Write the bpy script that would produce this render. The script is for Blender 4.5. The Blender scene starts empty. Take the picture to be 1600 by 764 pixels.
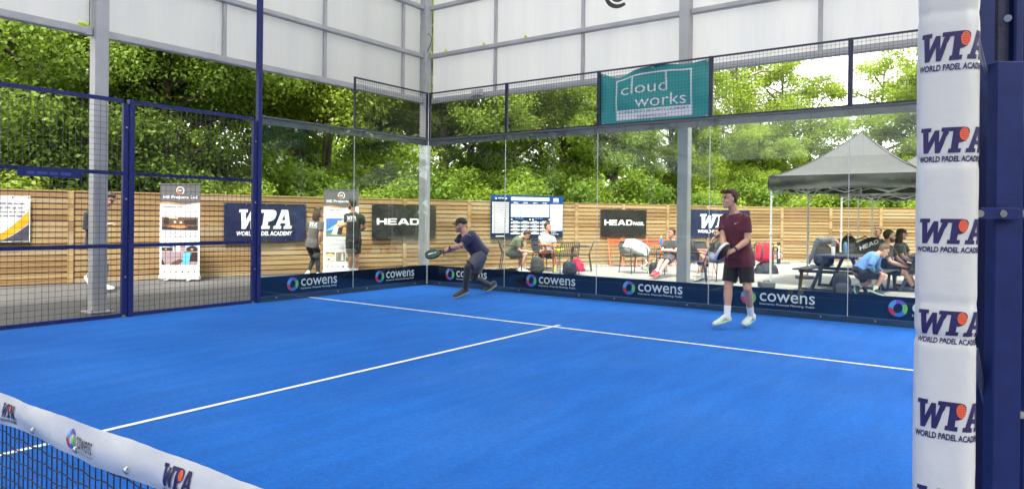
import bpy, bmesh, math, random
import numpy as np
from mathutils import Vector, Matrix, noise
from mathutils.geometry import tessellate_polygon

random.seed(7)
RNG = np.random.default_rng(11)
SC = bpy.context.scene
COL = SC.collection
V = Vector

# ------------------------------------------------------------------ camera
CAM = V((9.7728, -10.6011, 1.4335))
YAW, PITCH, ROLL, FPX, SX, SY = 0.6252, -0.0025, 0.0107, 1069.4851, -3.513, -40.6468
FW = V((-math.sin(YAW) * math.cos(PITCH), math.cos(YAW) * math.cos(PITCH), math.sin(PITCH)))
_r = FW.cross(V((0, 0, 1))).normalized()
_u = _r.cross(FW)
RT = _r * math.cos(ROLL) + _u * math.sin(ROLL)
UP = -_r * math.sin(ROLL) + _u * math.cos(ROLL)
cam = bpy.data.cameras.new('camera')
co = bpy.data.objects.new('camera', cam)
COL.objects.link(co)
m = Matrix((RT, UP, -FW)).transposed().to_4x4()
m.translation = CAM
co.matrix_world = m
cam.sensor_fit = 'HORIZONTAL'
cam.sensor_width = 36.0
cam.lens = 36.0 * FPX / 1600
cam.shift_x = -SX / 1600
cam.shift_y = SY / 1600
cam.clip_start = 0.05
cam.clip_end = 3000
SC.camera = co

# ------------------------------------------------------------------ sky, sun, exposure
world = bpy.data.worlds.new('World')
SC.world = world
world.use_nodes = True
wn, wl = world.node_tree.nodes, world.node_tree.links
bg = wn['Background']
SUN_EL, SUN_ROT = math.radians(64), math.radians(150)
sky = wn.new('ShaderNodeTexSky')
sky.sky_type = 'NISHITA'
sky.sun_disc = False
sky.sun_elevation = SUN_EL
sky.sun_rotation = SUN_ROT
sky.dust_density = 2.0
tc = wn.new('ShaderNodeTexCoord')
nz = wn.new('ShaderNodeTexNoise')
nz.inputs['Scale'].default_value = 2.2
nz.inputs['Detail'].default_value = 6
wl.new(tc.outputs['Generated'], nz.inputs['Vector'])
rp = wn.new('ShaderNodeValToRGB')
rp.color_ramp.elements[0].position = 0.30
rp.color_ramp.elements[0].color = (.78, .78, .78, 1)
rp.color_ramp.elements[1].position = 0.55
rp.color_ramp.elements[1].color = (1, 1, 1, 1)
wl.new(nz.outputs['Fac'], rp.inputs['Fac'])
mx = wn.new('ShaderNodeMixRGB')
mx.inputs['Color2'].default_value = (10.9, 10.7, 10.5, 1)      # thin bright cloud veil
wl.new(rp.outputs['Color'], mx.inputs['Fac'])
wl.new(sky.outputs['Color'], mx.inputs['Color1'])
wl.new(mx.outputs['Color'], bg.inputs['Color'])
bg.inputs['Strength'].default_value = 0.13

sl = bpy.data.lights.new('sun', 'SUN')
sl.energy = 3.4
sl.angle = math.radians(10)
sl.color = (1.0, 0.95, 0.86)
so = bpy.data.objects.new('sun', sl)
COL.objects.link(so)
# Nishita: rotation 0 puts the sun at +Y, turning clockwise seen from above
sdir = V((math.sin(SUN_ROT) * math.cos(SUN_EL), math.cos(SUN_ROT) * math.cos(SUN_EL), math.sin(SUN_EL)))
so.rotation_euler = (-sdir).to_track_quat('-Z', 'Y').to_euler()
so.location = (0, 0, 30)

SC.view_settings.view_transform = 'Standard'
SC.view_settings.look = 'None'
SC.view_settings.gamma = 1
SC.view_settings.exposure = 1.66
SC.cycles.transparent_max_bounces = 32
SC.cycles.max_bounces = 8
SC.cycles.use_denoising = True


# ------------------------------------------------------------------ picture <-> place
def ray(px, py):
    return FW + RT * ((px - 800 - SX) / FPX) - UP * ((py - 382 - SY) / FPX)


def at(px, py, D):
    return CAM + ray(px, py) * D


def gp(px, D, z=0.0):
    a = (px - 800 - SX) / FPX
    b = ((CAM.z - z) / D + FW.z + RT.z * a) / UP.z
    return CAM + (FW + RT * a - UP * b) * D


def onz(px, py, z=0.0):
    d = ray(px, py)
    return CAM + d * ((z - CAM.z) / d.z)


def ony(px, py, Y):
    d = ray(px, py)
    return CAM + d * ((Y - CAM.y) / d.y)


def depth(p):
    return (V(p) - CAM).dot(FW)


FH = V((FW.x, FW.y, 0)).normalized()      # level directions of the view
RH = V((FH.y, -FH.x, 0))
HEAD_R = math.atan2(RH.y, RH.x)           # world angle of "right"


# ------------------------------------------------------------------ materials
def srgb(r, g, b):
    f = lambda c: (c / 255) / 12.92 if c / 255 <= .04045 else ((c / 255 + .055) / 1.055) ** 2.4
    return (f(r), f(g), f(b))


MATS = {}


def mat(name, c, rough=.6, var=.08, scale=8, bump=0.0, bscale=60, metal=0.0, spec=.5, sheen=0.0):
    if name in MATS:
        return MATS[name]
    mt = bpy.data.materials.new(name)
    mt.use_nodes = True
    N, L = mt.node_tree.nodes, mt.node_tree.links
    p = N['Principled BSDF']
    p.inputs['Roughness'].default_value = rough
    p.inputs['Metallic'].default_value = metal
    p.inputs['Specular IOR Level'].default_value = spec
    if sheen:
        p.inputs['Sheen Weight'].default_value = sheen
    t = N.new('ShaderNodeTexCoord')
    n = N.new('ShaderNodeTexNoise')
    n.inputs['Scale'].default_value = scale
    n.inputs['Detail'].default_value = 5
    L.new(t.outputs['Object'], n.inputs['Vector'])
    r = N.new('ShaderNodeValToRGB')
    r.color_ramp.elements[0].position = .3
    r.color_ramp.elements[1].position = .7
    r.color_ramp.elements[0].color = (*[max(0, x * (1 - var)) for x in c], 1)
    r.color_ramp.elements[1].color = (*[min(1, x * (1 + var)) for x in c], 1)
    L.new(n.outputs['Fac'], r.inputs['Fac'])
    L.new(r.outputs['Color'], p.inputs['Base Color'])
    if bump:
        n2 = N.new('ShaderNodeTexNoise')
        n2.inputs['Scale'].default_value = bscale
        n2.inputs['Detail'].default_value = 3
        L.new(t.outputs['Object'], n2.inputs['Vector'])
        b = N.new('ShaderNodeBump')
        b.inputs['Strength'].default_value = bump
        b.inputs['Distance'].default_value = .01
        L.new(n2.outputs['Fac'], b.inputs['Height'])
        L.new(b.outputs['Normal'], p.inputs['Normal'])
    MATS[name] = mt
    return mt


class G:
    """small node-graph helper"""
    def __init__(s, name):
        s.m = bpy.data.materials.new(name)
        s.m.use_nodes = True
        s.N, s.L = s.m.node_tree.nodes, s.m.node_tree.links
        s.p = s.N['Principled BSDF']
        s.out = s.N['Material Output']
        s.t = s.N.new('ShaderNodeTexCoord')
        MATS[name] = s.m

    def n(s, typ, **kw):
        nd = s.N.new('ShaderNode' + typ)
        for k, v in kw.items():
            if k in ('operation', 'blend_type', 'feature', 'noise_dimensions', 'wave_type', 'bands_direction', 'data_type'):
                setattr(nd, k, v)
            else:
                k2 = int(k[1:]) if k[0] == '_' and k[1:].isdigit() else k.replace('_', ' ')
                if hasattr(v, 'is_output'):
                    s.L.new(v, nd.inputs[k2])
                else:
                    nd.inputs[k2].default_value = v
        return nd

    def ramp(s, fac, stops):
        nd = s.N.new('ShaderNodeValToRGB')
        e = nd.color_ramp.elements
        while len(e) < len(stops):
            e.new(.5)
        for q, (pos, c) in zip(e, stops):
            q.position = pos
            q.color = (*c, 1)
        s.L.new(fac, nd.inputs['Fac'])
        return nd.outputs['Color']

    def math(s, op, a, b=0.0):
        return s.n('Math', operation=op, _0=a, _1=b).outputs[0]

    def mix(s, fac, a, b, bt='MIX'):
        nd = s.n('MixRGB', blend_type=bt, Fac=fac)
        for k, v in (('Color1', a), ('Color2', b)):
            if hasattr(v, 'is_output'):
                s.L.new(v, nd.inputs[k])
            else:
                nd.inputs[k].default_value = (*v, 1)
        return nd.outputs['Color']

    def noise(s, scale, detail=4, vec=None, rough=.5):
        nd = s.n('TexNoise', Scale=scale, Detail=detail, Roughness=rough)
        s.L.new(vec if vec is not None else s.t.outputs['Object'], nd.inputs['Vector'])
        return nd.outputs['Fac']

    def map(s, scale, vec=None):
        nd = s.N.new('ShaderNodeMapping')
        nd.inputs['Scale'].default_value = scale
        s.L.new(vec if vec is not None else s.t.outputs['Object'], nd.inputs['Vector'])
        return nd.outputs['Vector']

    def bump(s, h, strength=.3, dist=.01):
        b = s.n('Bump', Strength=strength, Distance=dist, Height=h)
        s.L.new(b.outputs['Normal'], s.p.inputs['Normal'])

    def color(s, c):
        s.L.new(c, s.p.inputs['Base Color'])


SLICE = []


# ------------------------------------------------------------------ mesh building
class MB:
    def __init__(s):
        s.v, s.f, s.mi, s.sm = [], [], [], []

    def add(s, vs, fs, mi=0, smooth=False):
        o = len(s.v)
        s.v += [tuple(x) for x in vs]
        for q in fs:
            s.f.append(tuple(i + o for i in q))
            s.mi.append(mi)
            s.sm.append(smooth)
        return s

    def box(s, lo, hi, mi=0, M=None, bev=0.0):
        lo, hi = V(lo), V(hi)
        if bev:
            b = min(bev, .45 * min(hi - lo))
            pts, fs = [], []
            # chamfered box: 8 corners x 3 points
            idx = {}
            for i in (0, 1):
                for j in (0, 1):
                    for k in (0, 1):
                        c = V((hi.x if i else lo.x, hi.y if j else lo.y, hi.z if k else lo.z))
                        s_ = V((-1 if i else 1, -1 if j else 1, -1 if k else 1)) * b
                        for a in range(3):
                            q = c + s_
                            q[a] = c[a]
                            idx[(i, j, k, a)] = len(pts)
                            pts.append(q)
            def F(*q): fs.append([idx[x] for x in q])
            for a in range(3):
                o1, o2 = [x for x in range(3) if x != a]
                for side in (0, 1):
                    loop = []
                    for (p, q) in ((0, 0), (1, 0), (1, 1), (0, 1)):
                        key = [0, 0, 0]
                        key[a] = side; key[o1] = p; key[o2] = q
                        loop.append((*key, a))
                    F(*loop)
                for p in (0, 1):
                    for q in (0, 1):
                        k0 = [0, 0, 0]; k0[a] = 0; k0[o1] = p; k0[o2] = q
                        k1 = list(k0); k1[a] = 1
                        F((*k0, o1), (*k1, o1), (*k1, o2), (*k0, o2))
            for i in (0, 1):
                for j in (0, 1):
                    for k in (0, 1):
                        F((i, j, k, 0), (i, j, k, 1), (i, j, k, 2))
            vs = pts
        else:
            vs = [V((x, y, z)) for x in (lo.x, hi.x) for y in (lo.y, hi.y) for z in (lo.z, hi.z)]
            fs = [(0, 1, 3, 2), (4, 6, 7, 5), (0, 4, 5, 1), (2, 3, 7, 6), (0, 2, 6, 4), (1, 5, 7, 3)]
        if M is not None:
            vs = [M @ x for x in vs]
        return s.add(vs, fs, mi)

    def bar(s, a, b, w, h=None, mi=0, up=(0, 0, 1), bev=0.0):
        a, b = V(a), V(b)
        h = h or w
        d = b - a
        L = d.length
        z = d.normalized()
        u = V(up)
        x = u.cross(z)
        if x.length < 1e-4:
            x = V((1, 0, 0)).cross(z)
            if x.length < 1e-4:
                x = V((0, 1, 0)).cross(z)
        x.normalize()
        y = z.cross(x)
        M = Matrix((x, y, z)).transposed().to_4x4()
        M.translation = a
        return s.box((-w / 2, -h / 2, 0), (w / 2, h / 2, L), mi, M, bev)

    def tube(s, pts, r, n=8, mi=0, cap=True, flat=1.0, ref=None, smooth=True):
        """round tube through pts; r number or list; flat squashes along the second axis"""
        pts = [V(p) for p in pts]
        rs = r if isinstance(r, (list, tuple)) else [r] * len(pts)
        rings, px_ = [], None
        for i, p in enumerate(pts):
            t = ((pts[min(i + 1, len(pts) - 1)] - p).normalized() + (p - pts[max(i - 1, 0)]).normalized())
            if t.length < 1e-6:
                t = pts[-1] - pts[0]
            t.normalize()
            if px_ is None:
                x = V(ref) if ref is not None else (V((0, 0, 1)) if abs(t.z) < .9 else V((1, 0, 0)))
            else:
                x = px_
            x = (x - t * x.dot(t))
            if x.length < 1e-5:
                x = t.orthogonal()
            x.normalize()
            px_ = x
            y = t.cross(x)
            rr = rs[i]
            ra, rb = rr if isinstance(rr, tuple) else (rr, rr * flat)
            rings.append([p + x * (ra * math.cos(2 * math.pi * k / n)) + y * (rb * math.sin(2 * math.pi * k / n)) for k in range(n)])
        return s.loft(rings, mi, cap, smooth)

    def loft(s, rings, mi=0, cap=True, smooth=True, closed=True):
        n = len(rings[0])
        vs = [p for rg in rings for p in rg]
        fs = []
        for i in range(len(rings) - 1):
            for k in range(n if closed else n - 1):
                k2 = (k + 1) % n
                fs.append((i * n + k, i * n + k2, (i + 1) * n + k2, (i + 1) * n + k))
        s.add(vs, fs, mi, smooth)
        if cap:
            s.add(rings[0], [tuple(range(n))[::-1]], mi)
            s.add(rings[-1], [tuple(range(n))], mi)
        return s

    def ball(s, c, r, mi=0, n=12, m=8, M=None):
        c = V(c)
        rx, ry, rz = r if isinstance(r, (tuple, list)) else (r, r, r)
        rings = []
        for i in range(m + 1):
            a = math.pi * (i / m)
            a = min(max(a, .02), math.pi - .02)
            rings.append([V((rx * math.sin(a) * math.cos(2 * math.pi * k / n), ry * math.sin(a) * math.sin(2 * math.pi * k / n), -rz * math.cos(a))) for k in range(n)])
        if M is not None:
            rings = [[M @ p for p in rg] for rg in rings]
        rings = [[c + p for p in rg] for rg in rings]
        return s.loft(rings, mi)

    def grid(s, F, nx, ny, mi=0, smooth=True, flip=False):
        vs = [F(i / nx, j / ny) for j in range(ny + 1) for i in range(nx + 1)]
        fs = []
        for j in range(ny):
            for i in range(nx):
                q = (j * (nx + 1) + i, j * (nx + 1) + i + 1, (j + 1) * (nx + 1) + i + 1, (j + 1) * (nx + 1) + i)
                fs.append(q[::-1] if flip else q)
        return s.add(vs, fs, mi, smooth)

    def sliced(s, vs, fs, F, mi, step):
        """flat faces cut into cells of size step, so that they follow a curved surface"""
        bm = bmesh.new()
        bv = [bm.verts.new((a, b, 0)) for a, b in vs]
        for f in fs:
            try:
                bm.faces.new([bv[i] for i in f])
            except ValueError:
                pass
        for ax in (0, 1):
            st = step[ax]
            lo, hi = min(v[ax] for v in vs), max(v[ax] for v in vs)
            k = math.floor(lo / st) + 1
            while k * st < hi:
                co_, no_ = [0, 0, 0], [0, 0, 0]
                co_[ax], no_[ax] = k * st, 1
                bmesh.ops.bisect_plane(bm, geom=bm.verts[:] + bm.edges[:] + bm.faces[:], dist=1e-7, plane_co=co_, plane_no=no_)
                k += 1
        bm.verts.index_update()
        s.add([F(v.co.x, v.co.y) for v in bm.verts], [tuple(v.index for v in f.verts) for f in bm.faces], mi)
        bm.free()
        return s

    def poly(s, loops, F, mi=0):
        """flat polygon (outer loop + holes) of 2-D points put through F(x, y)"""
        loops = [[V((p[0], p[1], 0)) for p in lp] for lp in loops]
        flat = [p for lp in loops for p in lp]
        tris = tessellate_polygon(loops)
        fs = []
        for t in tris:
            a, b, c = (flat[i] for i in t)
            ar = (b.x - a.x) * (c.y - a.y) - (b.y - a.y) * (c.x - a.x)
            if abs(ar) > 1e-12:
                fs.append(t if ar > 0 else t[::-1])
        if SLICE:
            return s.sliced([(p.x, p.y) for p in flat], fs, F, mi, SLICE[0])
        return s.add([F(p.x, p.y) for p in flat], fs, mi)

    def mesh(s, name, mats, origin=None):
        me = bpy.data.meshes.new(name)
        vs = s.v
        if origin is not None:
            o = V(origin)
            vs = [(a - o.x, b - o.y, c - o.z) for a, b, c in s.v]
        me.from_pydata([tuple(x) for x in vs], [], s.f)
        for q in (mats if isinstance(mats, (list, tuple)) else [mats]):
            me.materials.append(q)
        me.polygons.foreach_set('material_index', s.mi)
        me.polygons.foreach_set('use_smooth', s.sm)
        me.update()
        return me

    def build(s, name, mats, parent=None, world=False, loc=None):
        """world=True: vertices are in world space, parent stands unturned at its location"""
        org = None
        if world:
            org = parent.location if parent is not None else (loc or None)
            if parent is not None and parent.parent is not None:
                org = parent.location + parent.parent.location
        me = s.mesh(name, mats, org)
        return link(name, me, parent, loc)


def link(name, me, parent=None, loc=None):
    o = bpy.data.objects.new(name, me)
    COL.objects.link(o)
    if parent is not None:
        o.parent = parent
    elif loc is not None:
        o.location = loc
    return o


def tag(o, label=None, cat=None, group=None, kind=None):
    if label:
        o['label'] = label
    if cat:
        o['category'] = cat
    if group:
        o['group'] = group
    if kind:
        o['kind'] = kind
    return o


def thing(name, label, cat, loc=(0, 0, 0), rz=0.0, group=None):
    o = bpy.data.objects.new(name, None)
    o.empty_display_size = .1
    COL.objects.link(o)
    o.location = loc
    o.rotation_euler = (0, 0, rz)
    return tag(o, label, cat, group)


def dup(root, loc, rz, label=None, group=None):
    r = root.copy()
    COL.objects.link(r)
    r.location = loc
    r.rotation_euler = (0, 0, rz)
    if label:
        r['label'] = label
    if group:
        r['group'] = group
    for ch in list(root.children):
        c = ch.copy()
        COL.objects.link(c)
        c.parent = r
        for g in list(ch.children):
            d = g.copy()
            COL.objects.link(d)
            d.parent = c
    return r


def struct(name, mb, mats, loc=None):
    return tag(mb.build(name, mats, None, loc=loc), kind='structure')


# ------------------------------------------------------------------ lettering
_TXT = {}


def text_geo(s, bold=0.0, shear=0.0, space=1.0):
    k = (s, bold, shear, space)
    if k not in _TXT:
        cu = bpy.data.curves.new('t', 'FONT')
        cu.body = s
        cu.offset = bold
        cu.shear = shear
        cu.space_character = space
        cu.resolution_u = 3
        ob = bpy.data.objects.new('t', cu)
        COL.objects.link(ob)
        dg = bpy.context.evaluated_depsgraph_get()
        dg.update()
        me = bpy.data.meshes.new_from_object(ob.evaluated_get(dg))
        bm = bmesh.new()
        bm.from_mesh(me)
        bmesh.ops.triangulate(bm, faces=bm.faces[:])
        vs = [(v.co.x, v.co.y) for v in bm.verts]
        bm.verts.index_update()
        fs = [tuple(v.index for v in f.verts) for f in bm.faces]
        bm.free()
        bpy.data.meshes.remove(me)
        bpy.data.objects.remove(ob)
        bpy.data.curves.remove(cu)
        xs = [a for a, b in vs]
        ys = [b for a, b in vs]
        _TXT[k] = (vs, fs, min(xs), max(xs), min(ys), max(ys))
    return _TXT[k]


def put_text(mb, s, x, y, w, h, F, mi=0, bold=0.0, shear=0.0, space=1.0):
    """text filling the box (x, y, w, h) of a surface F(x, y)"""
    vs, fs, x0, x1, y0, y1 = text_geo(s, bold, shear, space)
    sx, sy = w / (x1 - x0), h / (y1 - y0)
    if SLICE:
        return mb.sliced([(x + (a - x0) * sx, y + (b - y0) * sy) for a, b in vs], fs, F, mi, SLICE[0])
    P = [F(x + (a - x0) * sx, y + (b - y0) * sy) for a, b in vs]
    mb.add(P, fs, mi)


def scribble(mb, x, y, w, h, F, mi=0, seed=0):
    """a line of print too small to read: word-long bars"""
    rd = random.Random(seed)
    cx = x
    while cx < x + w - h:
        L = min(rd.uniform(1.6, 4.6) * h, x + w - cx)
        mb.poly([[(cx, y), (cx + L, y), (cx + L, y + h), (cx, y + h)]], F, mi)
        cx += L + h * .8


GLY = {
    'W': (1.36, [[(0, 1), (.48, 1), (.48, .84), (.38, .84), (.44, .42), (.64, .9), (.84, .9), (.90, .42), (1.02, .84), (.92, .84), (.92, 1), (1.36, 1), (1.36, .84), (1.26, .84), (1.0, 0), (.78, 0), (.70, .50), (.50, 0), (.28, 0), (.12, .84), (0, .84)]]),
    'P': (.86, [[(0, 1), (.58, 1), (.74, .97), (.84, .88), (.86, .74), (.82, .57), (.72, .45), (.58, .40), (.45, .38), (.45, .16), (.58, .16), (.58, 0), (.02, 0), (.02, .16), (.14, .16), (.14, .84), (0, .84)]]),
    'A': (1.08, [[(0, 0), (.46, 0), (.46, .16), (.36, .16), (.39, .30), (.66, .30), (.70, .16), (.60, .16), (.60, 0), (1.08, 0), (1.08, .16), (.98, .16), (.72, 1), (.34, 1), (.10, .16), (0, .16)], [(.44, .46), (.53, .78), (.62, .46)]]),
    'H': (1.2, [[(0, 0), (0, 1), (.3, 1), (.3, .62), (.9, .62), (.9, 1), (1.2, 1), (1.2, 0), (.9, 0), (.9, .38), (.3, .38), (.3, 0)]]),
    'E': (1.1, [[(0, 0), (0, 1), (1.1, 1), (1.1, .8), (.3, .8), (.3, .6), (1.05, .6), (1.05, .4), (.3, .4), (.3, .2), (1.1, .2), (1.1, 0)]]),
    'a': (1.45, [[(0, 0), (.5, 1), (.95, 1), (1.45, 0), (1.1, 0), (1.0, .2), (.45, .2), (.35, 0)], [(.55, .4), (.725, .78), (.9, .4)]]),
    'D': (1.2, [[(0, 0), (0, 1), (.9, 1), (1.2, .8), (1.2, .2), (.9, 0)], [(.3, .22), (.8, .22), (.9, .32), (.9, .68), (.8, .78), (.3, .78)]]),
}


def glyphs(mb, word, x, y, w, h, F, mi=0, shear=0.0, gap=.06):
    tot = sum(GLY[c][0] for c in word) + gap * (len(word) - 1) + shear
    k = w / tot
    cx = 0
    pos = []
    for c in word:
        gw, loops = GLY[c]
        lp = [[(x + (cx + a + shear * b) * k, y + b * h) for a, b in l] for l in loops]
        mb.poly(lp, F, mi)
        pos.append((x + cx * k, k))
        cx += gw + gap
    return pos


def wpa(mb, x, y, w, h, F, ink=0, F2=None, disc=None, small=True, fine=False):
    """slab-letter club mark with its racket-head bowl and the line of text under it"""
    hh = h * .74 if small else h
    y1 = y + h - hh
    sh = .16
    pos = glyphs(mb, 'WPA', x, y1, w, hh, F, ink, sh, -.06)
    if disc is not None:
        x0, k = pos[1]
        cx, cy = x0 + (.63 + sh * .72) * k, y1 + .72 * hh
        rx, ry = .21 * k, .25 * hh
        mb.poly([[(cx + rx * math.cos(t * .5236), cy + ry * math.sin(t * .5236)) for t in range(12)]], F2 or F, disc)
        if fine:
            for i in range(-2, 3):
                for j in range(-2, 3):
                    if i * i + j * j < 6:
                        qx, qy, q = cx + i * rx * .34 + (j % 2) * rx * .1, cy + j * ry * .34, rx * .075
                        mb.poly([[(qx + q * math.cos(t * 1.0472), qy + q * math.sin(t * 1.0472) * ry / rx) for t in range(6)]], fine, ink)
    if small:
        put_text(mb, 'WORLD PADEL ACADEMY', x, y, w * .97, h * .17, F, ink, bold=.035, shear=.12)


def ring_logo(mb, cx, cy, r, F, mis, n=36):
    """open ring of coloured segments, thicker on one side"""
    rin = .52
    for s_ in range(len(mis)):
        a0, a1 = 2 * math.pi * s_ / len(mis) + .5, 2 * math.pi * (s_ + 1) / len(mis) + .5
        out, inn = [], []
        for k in range(7):
            a = a0 + (a1 - a0) * k / 6
            out.append((cx + r * math.cos(a), cy + r * math.sin(a)))
            # inner edge leans, so that the segments read as overlapping leaves
            b = a + .32
            rr = r * (rin + .05 * math.sin(a * 2))
            inn.append((cx + rr * math.cos(b), cy + rr * math.sin(b)))
        mb.poly([out + inn[::-1]], F, mis[s_])

# ================================================================== SETTING
NAVY = srgb(20, 32, 92)
m_navy = mat('navy_powder_coat', (.014, .022, .125), .5, .12, 14, .08, 220, spec=.3)
m_navyd = mat('dark_navy_coat', (.012, .016, .045), .4, .12, 14, .06, 220)
m_galv = mat('grey_painted_steel', (.36, .362, .372), .5, .08, 3, .05, 120)
m_steel = mat('bare_steel', (.5, .5, .5), .3, .1, 30, 0, 60, 1.0)
m_blackm = mat('black_metal', (.014, .015, .016), .45, .15, 20)
m_white = mat('white_print', (.78, .79, .8), .5, .03, 20)
m_ink = mat('navy_print', srgb(34, 28, 84), .5, .05, 20)
m_orange = mat('orange_print', srgb(222, 92, 52), .5, .05, 20)


def turf():
    g = G('blue_turf')
    P = g.t.outputs['Object']
    n1 = g.noise(420, 3)
    n2 = g.noise(95, 4)
    n3 = g.noise(1.1, 5)
    n4 = g.noise(150, 2)
    n5 = g.noise(26, 4)
    streak = g.noise(6, 5, g.map((1, .16, 1)))
    c = g.ramp(n1, [(.3, (.004, .070, .33)), (.55, (.011, .134, .53)), (.75, (.032, .215, .70))])
    c2 = g.mix(g.math('MULTIPLY', g.math('SUBTRACT', n2, .44), 1.6), c, (.005, .092, .43))
    # silica sand lying in worn patches
    sand = g.ramp(n3, [(.44, (0, 0, 0)), (.72, (1, 1, 1))])
    sp = g.ramp(g.noise(300, 2), [(.52, (0, 0, 0)), (.7, (1, 1, 1))])
    f = g.math('MULTIPLY', g.math('MULTIPLY', sand, sp), .34)
    c3 = g.mix(f, c2, (.22, .38, .64))
    s2 = g.ramp(streak, [(.36, (.88, .88, .89)), (.66, (1.08, 1.07, 1.06))])
    c4 = g.mix(.8, c3, s2, 'MULTIPLY')
    c4 = g.mix(.9, c4, g.ramp(n4, [(.32, (.66, .68, .72)), (.68, (1.30, 1.28, 1.22))]), 'MULTIPLY')
    c4 = g.mix(.8, c4, g.ramp(n5, [(.34, (.88, .88, .90)), (.66, (1.12, 1.12, 1.10))]), 'MULTIPLY')
    big = g.ramp(g.noise(.34, 3), [(.35, (.84, .85, .88)), (.65, (1.17, 1.15, 1.11))])
    c5 = g.mix(.8, c4, big, 'MULTIPLY')
    g.color(c5)
    g.p.inputs['Roughness'].default_value = .85
    g.p.inputs['Specular IOR Level'].default_value = .12
    g.p.inputs['Sheen Weight'].default_value = .06
    g.p.inputs['Sheen Roughness'].default_value = .4
    g.p.inputs['Sheen Tint'].default_value = (.35, .55, 1, 1)
    g.bump(g.math('ADD', n1, n2), .55, .012)
    return g.m


def line_paint():
    g = G('white_line_turf')
    n = g.noise(260, 3)
    g.color(g.ramp(n, [(.3, (.55, .60, .68)), (.6, (.82, .83, .85))]))
    g.p.inputs['Roughness'].default_value = .9
    g.bump(n, .4, .01)
    return g.m


def asphalt():
    g = G('asphalt')
    n = g.noise(160, 4)
    b = g.noise(.8, 5)
    c = g.ramp(n, [(.3, (.036, .036, .036)), (.55, (.070, .069, .068)), (.78, (.13, .128, .125))])
    c2 = g.mix(.7, c, g.ramp(b, [(.35, (.78, .78, .8)), (.65, (1.12, 1.12, 1.1))]), 'MULTIPLY')
    g.color(c2)
    g.p.inputs['Roughness'].default_value = .9
    g.bump(n, .4, .01)
    return g.m


def paving():
    g = G('pale_paving')
    mp = g.map((1, 1, 1))
    br = g.n('TexBrick', Scale=1.0, _Mortar_Size=0) if False else g.N.new('ShaderNodeTexBrick')
    br.offset = .5
    br.inputs['Scale'].default_value = 1.0
    br.inputs['Mortar Size'].default_value = .006
    br.inputs['Brick Width'].default_value = .9
    br.inputs['Row Height'].default_value = .6
    br.inputs['Color1'].default_value = (.228, .226, .210, 1)
    br.inputs['Color2'].default_value = (.265, .262, .244, 1)
    br.inputs['Mortar'].default_value = (.15, .145, .13, 1)
    g.L.new(mp, br.inputs['Vector'])
    n = g.noise(2.2, 6)
    n2 = g.noise(60, 4)
    c = g.mix(.8, br.outputs['Color'], g.ramp(n, [(.3, (.82, .82, .80)), (.7, (1.08, 1.08, 1.06))]), 'MULTIPLY')
    c = g.mix(.6, c, g.ramp(n2, [(.3, (.9, .9, .88)), (.7, (1.06, 1.06, 1.06))]), 'MULTIPLY')
    g.color(c)
    g.p.inputs['Roughness'].default_value = .8
    g.bump(g.math('ADD', g.math('MULTIPLY', br.outputs['Fac'], -2.0), n2), .25, .01)
    return g.m


def gravel_mat():
    g = G('pale_gravel')
    v = g.n('TexVoronoi', Scale=28.0)
    g.L.new(g.t.outputs['Object'], v.inputs['Vector'])
    sx = g.n('SeparateColor', Color=v.outputs['Color'])
    g.color(g.ramp(sx.outputs[0], [(0, (.20, .18, .14)), (.5, (.38, .36, .31)), (1, (.54, .52, .47))]))
    g.p.inputs['Roughness'].default_value = .85
    g.bump(v.outputs['Distance'], .9, .03)
    return g.m


def earth():
    g = G('woodland_floor')
    n = g.noise(1.5, 6)
    g.color(g.ramp(n, [(.3, (.03, .035, .014)), (.6, (.06, .075, .022)), (.8, (.09, .08, .04))]))
    g.p.inputs['Roughness'].default_value = .95
    return g.m


def sheet(name, pts, z, m_):
    b = MB()
    b.poly([pts], lambda x, y: V((x, y, z)))
    return struct(name, b, m_)


sheet('ground', [(-900, -900), (900, -900), (900, 900), (-900, 900)], -.035, earth())
sheet('asphalt_path', [(-60, -40), (60, -40), (60, 0.02), (-.6, .02), (-.6, 4.2), (-60, 4.2)], -.012, asphalt())
sheet('paving', [(-.6, .02), (40, .02), (40, 30), (-.6, 30)], -.008, paving())
sheet('court_surface', [(-.02, -20), (10.02, -20), (10.02, .0), (-.02, .0)], 0.0, turf())
ml = line_paint()
sheet('service_line', [(.0, -3.025), (10, -3.025), (10, -2.975), (0, -2.975)], .004, ml)
sheet('centre_line', [(4.975, -10), (5.025, -10), (5.025, -3.0255), (4.975, -3.0255)], .004, ml)
sheet('centre_line', [(4.975, -2.9745), (5.025, -2.9745), (5.025, -2.82), (4.975, -2.82)], .004, ml)

# ------------------------------------------------------------------ timber fence
FP = []
_A, _M, _B = V((-5.54, -4.57)), V((-4.12, -.15)), V((-2.2, 4.05))
_c = 2 * _M - .5 * (_A + _B)
for k in range(5):
    t = k / 5
    FP.append((1 - t) ** 2 * _A + 2 * t * (1 - t) * _c + t * t * _B)
_d0 = (FP[0] - FP[1]).normalized()
FP = [FP[0] + _d0 * (1.86 * q) for q in (3, 2, 1)] + FP
for a, b in (((-2.2, 4.05), (-.6, 7.15)), ((-.6, 7.15), (1.08, 10.0)), ((1.08, 10.0), (2.6, 13.0))):
    a, b = V(a), V(b)
    FP += [a, (a + b) / 2]
FP += [V((2.6, 13.0)), V((3.45, 14.45)), V((4.9, 15.15)), V((6.35, 15.85)), V((7.95, 16.6)), V((9.55, 17.35)), V((11.15, 18.1)), V((12.7, 18.9))]
FH_TOP = 1.84


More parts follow.
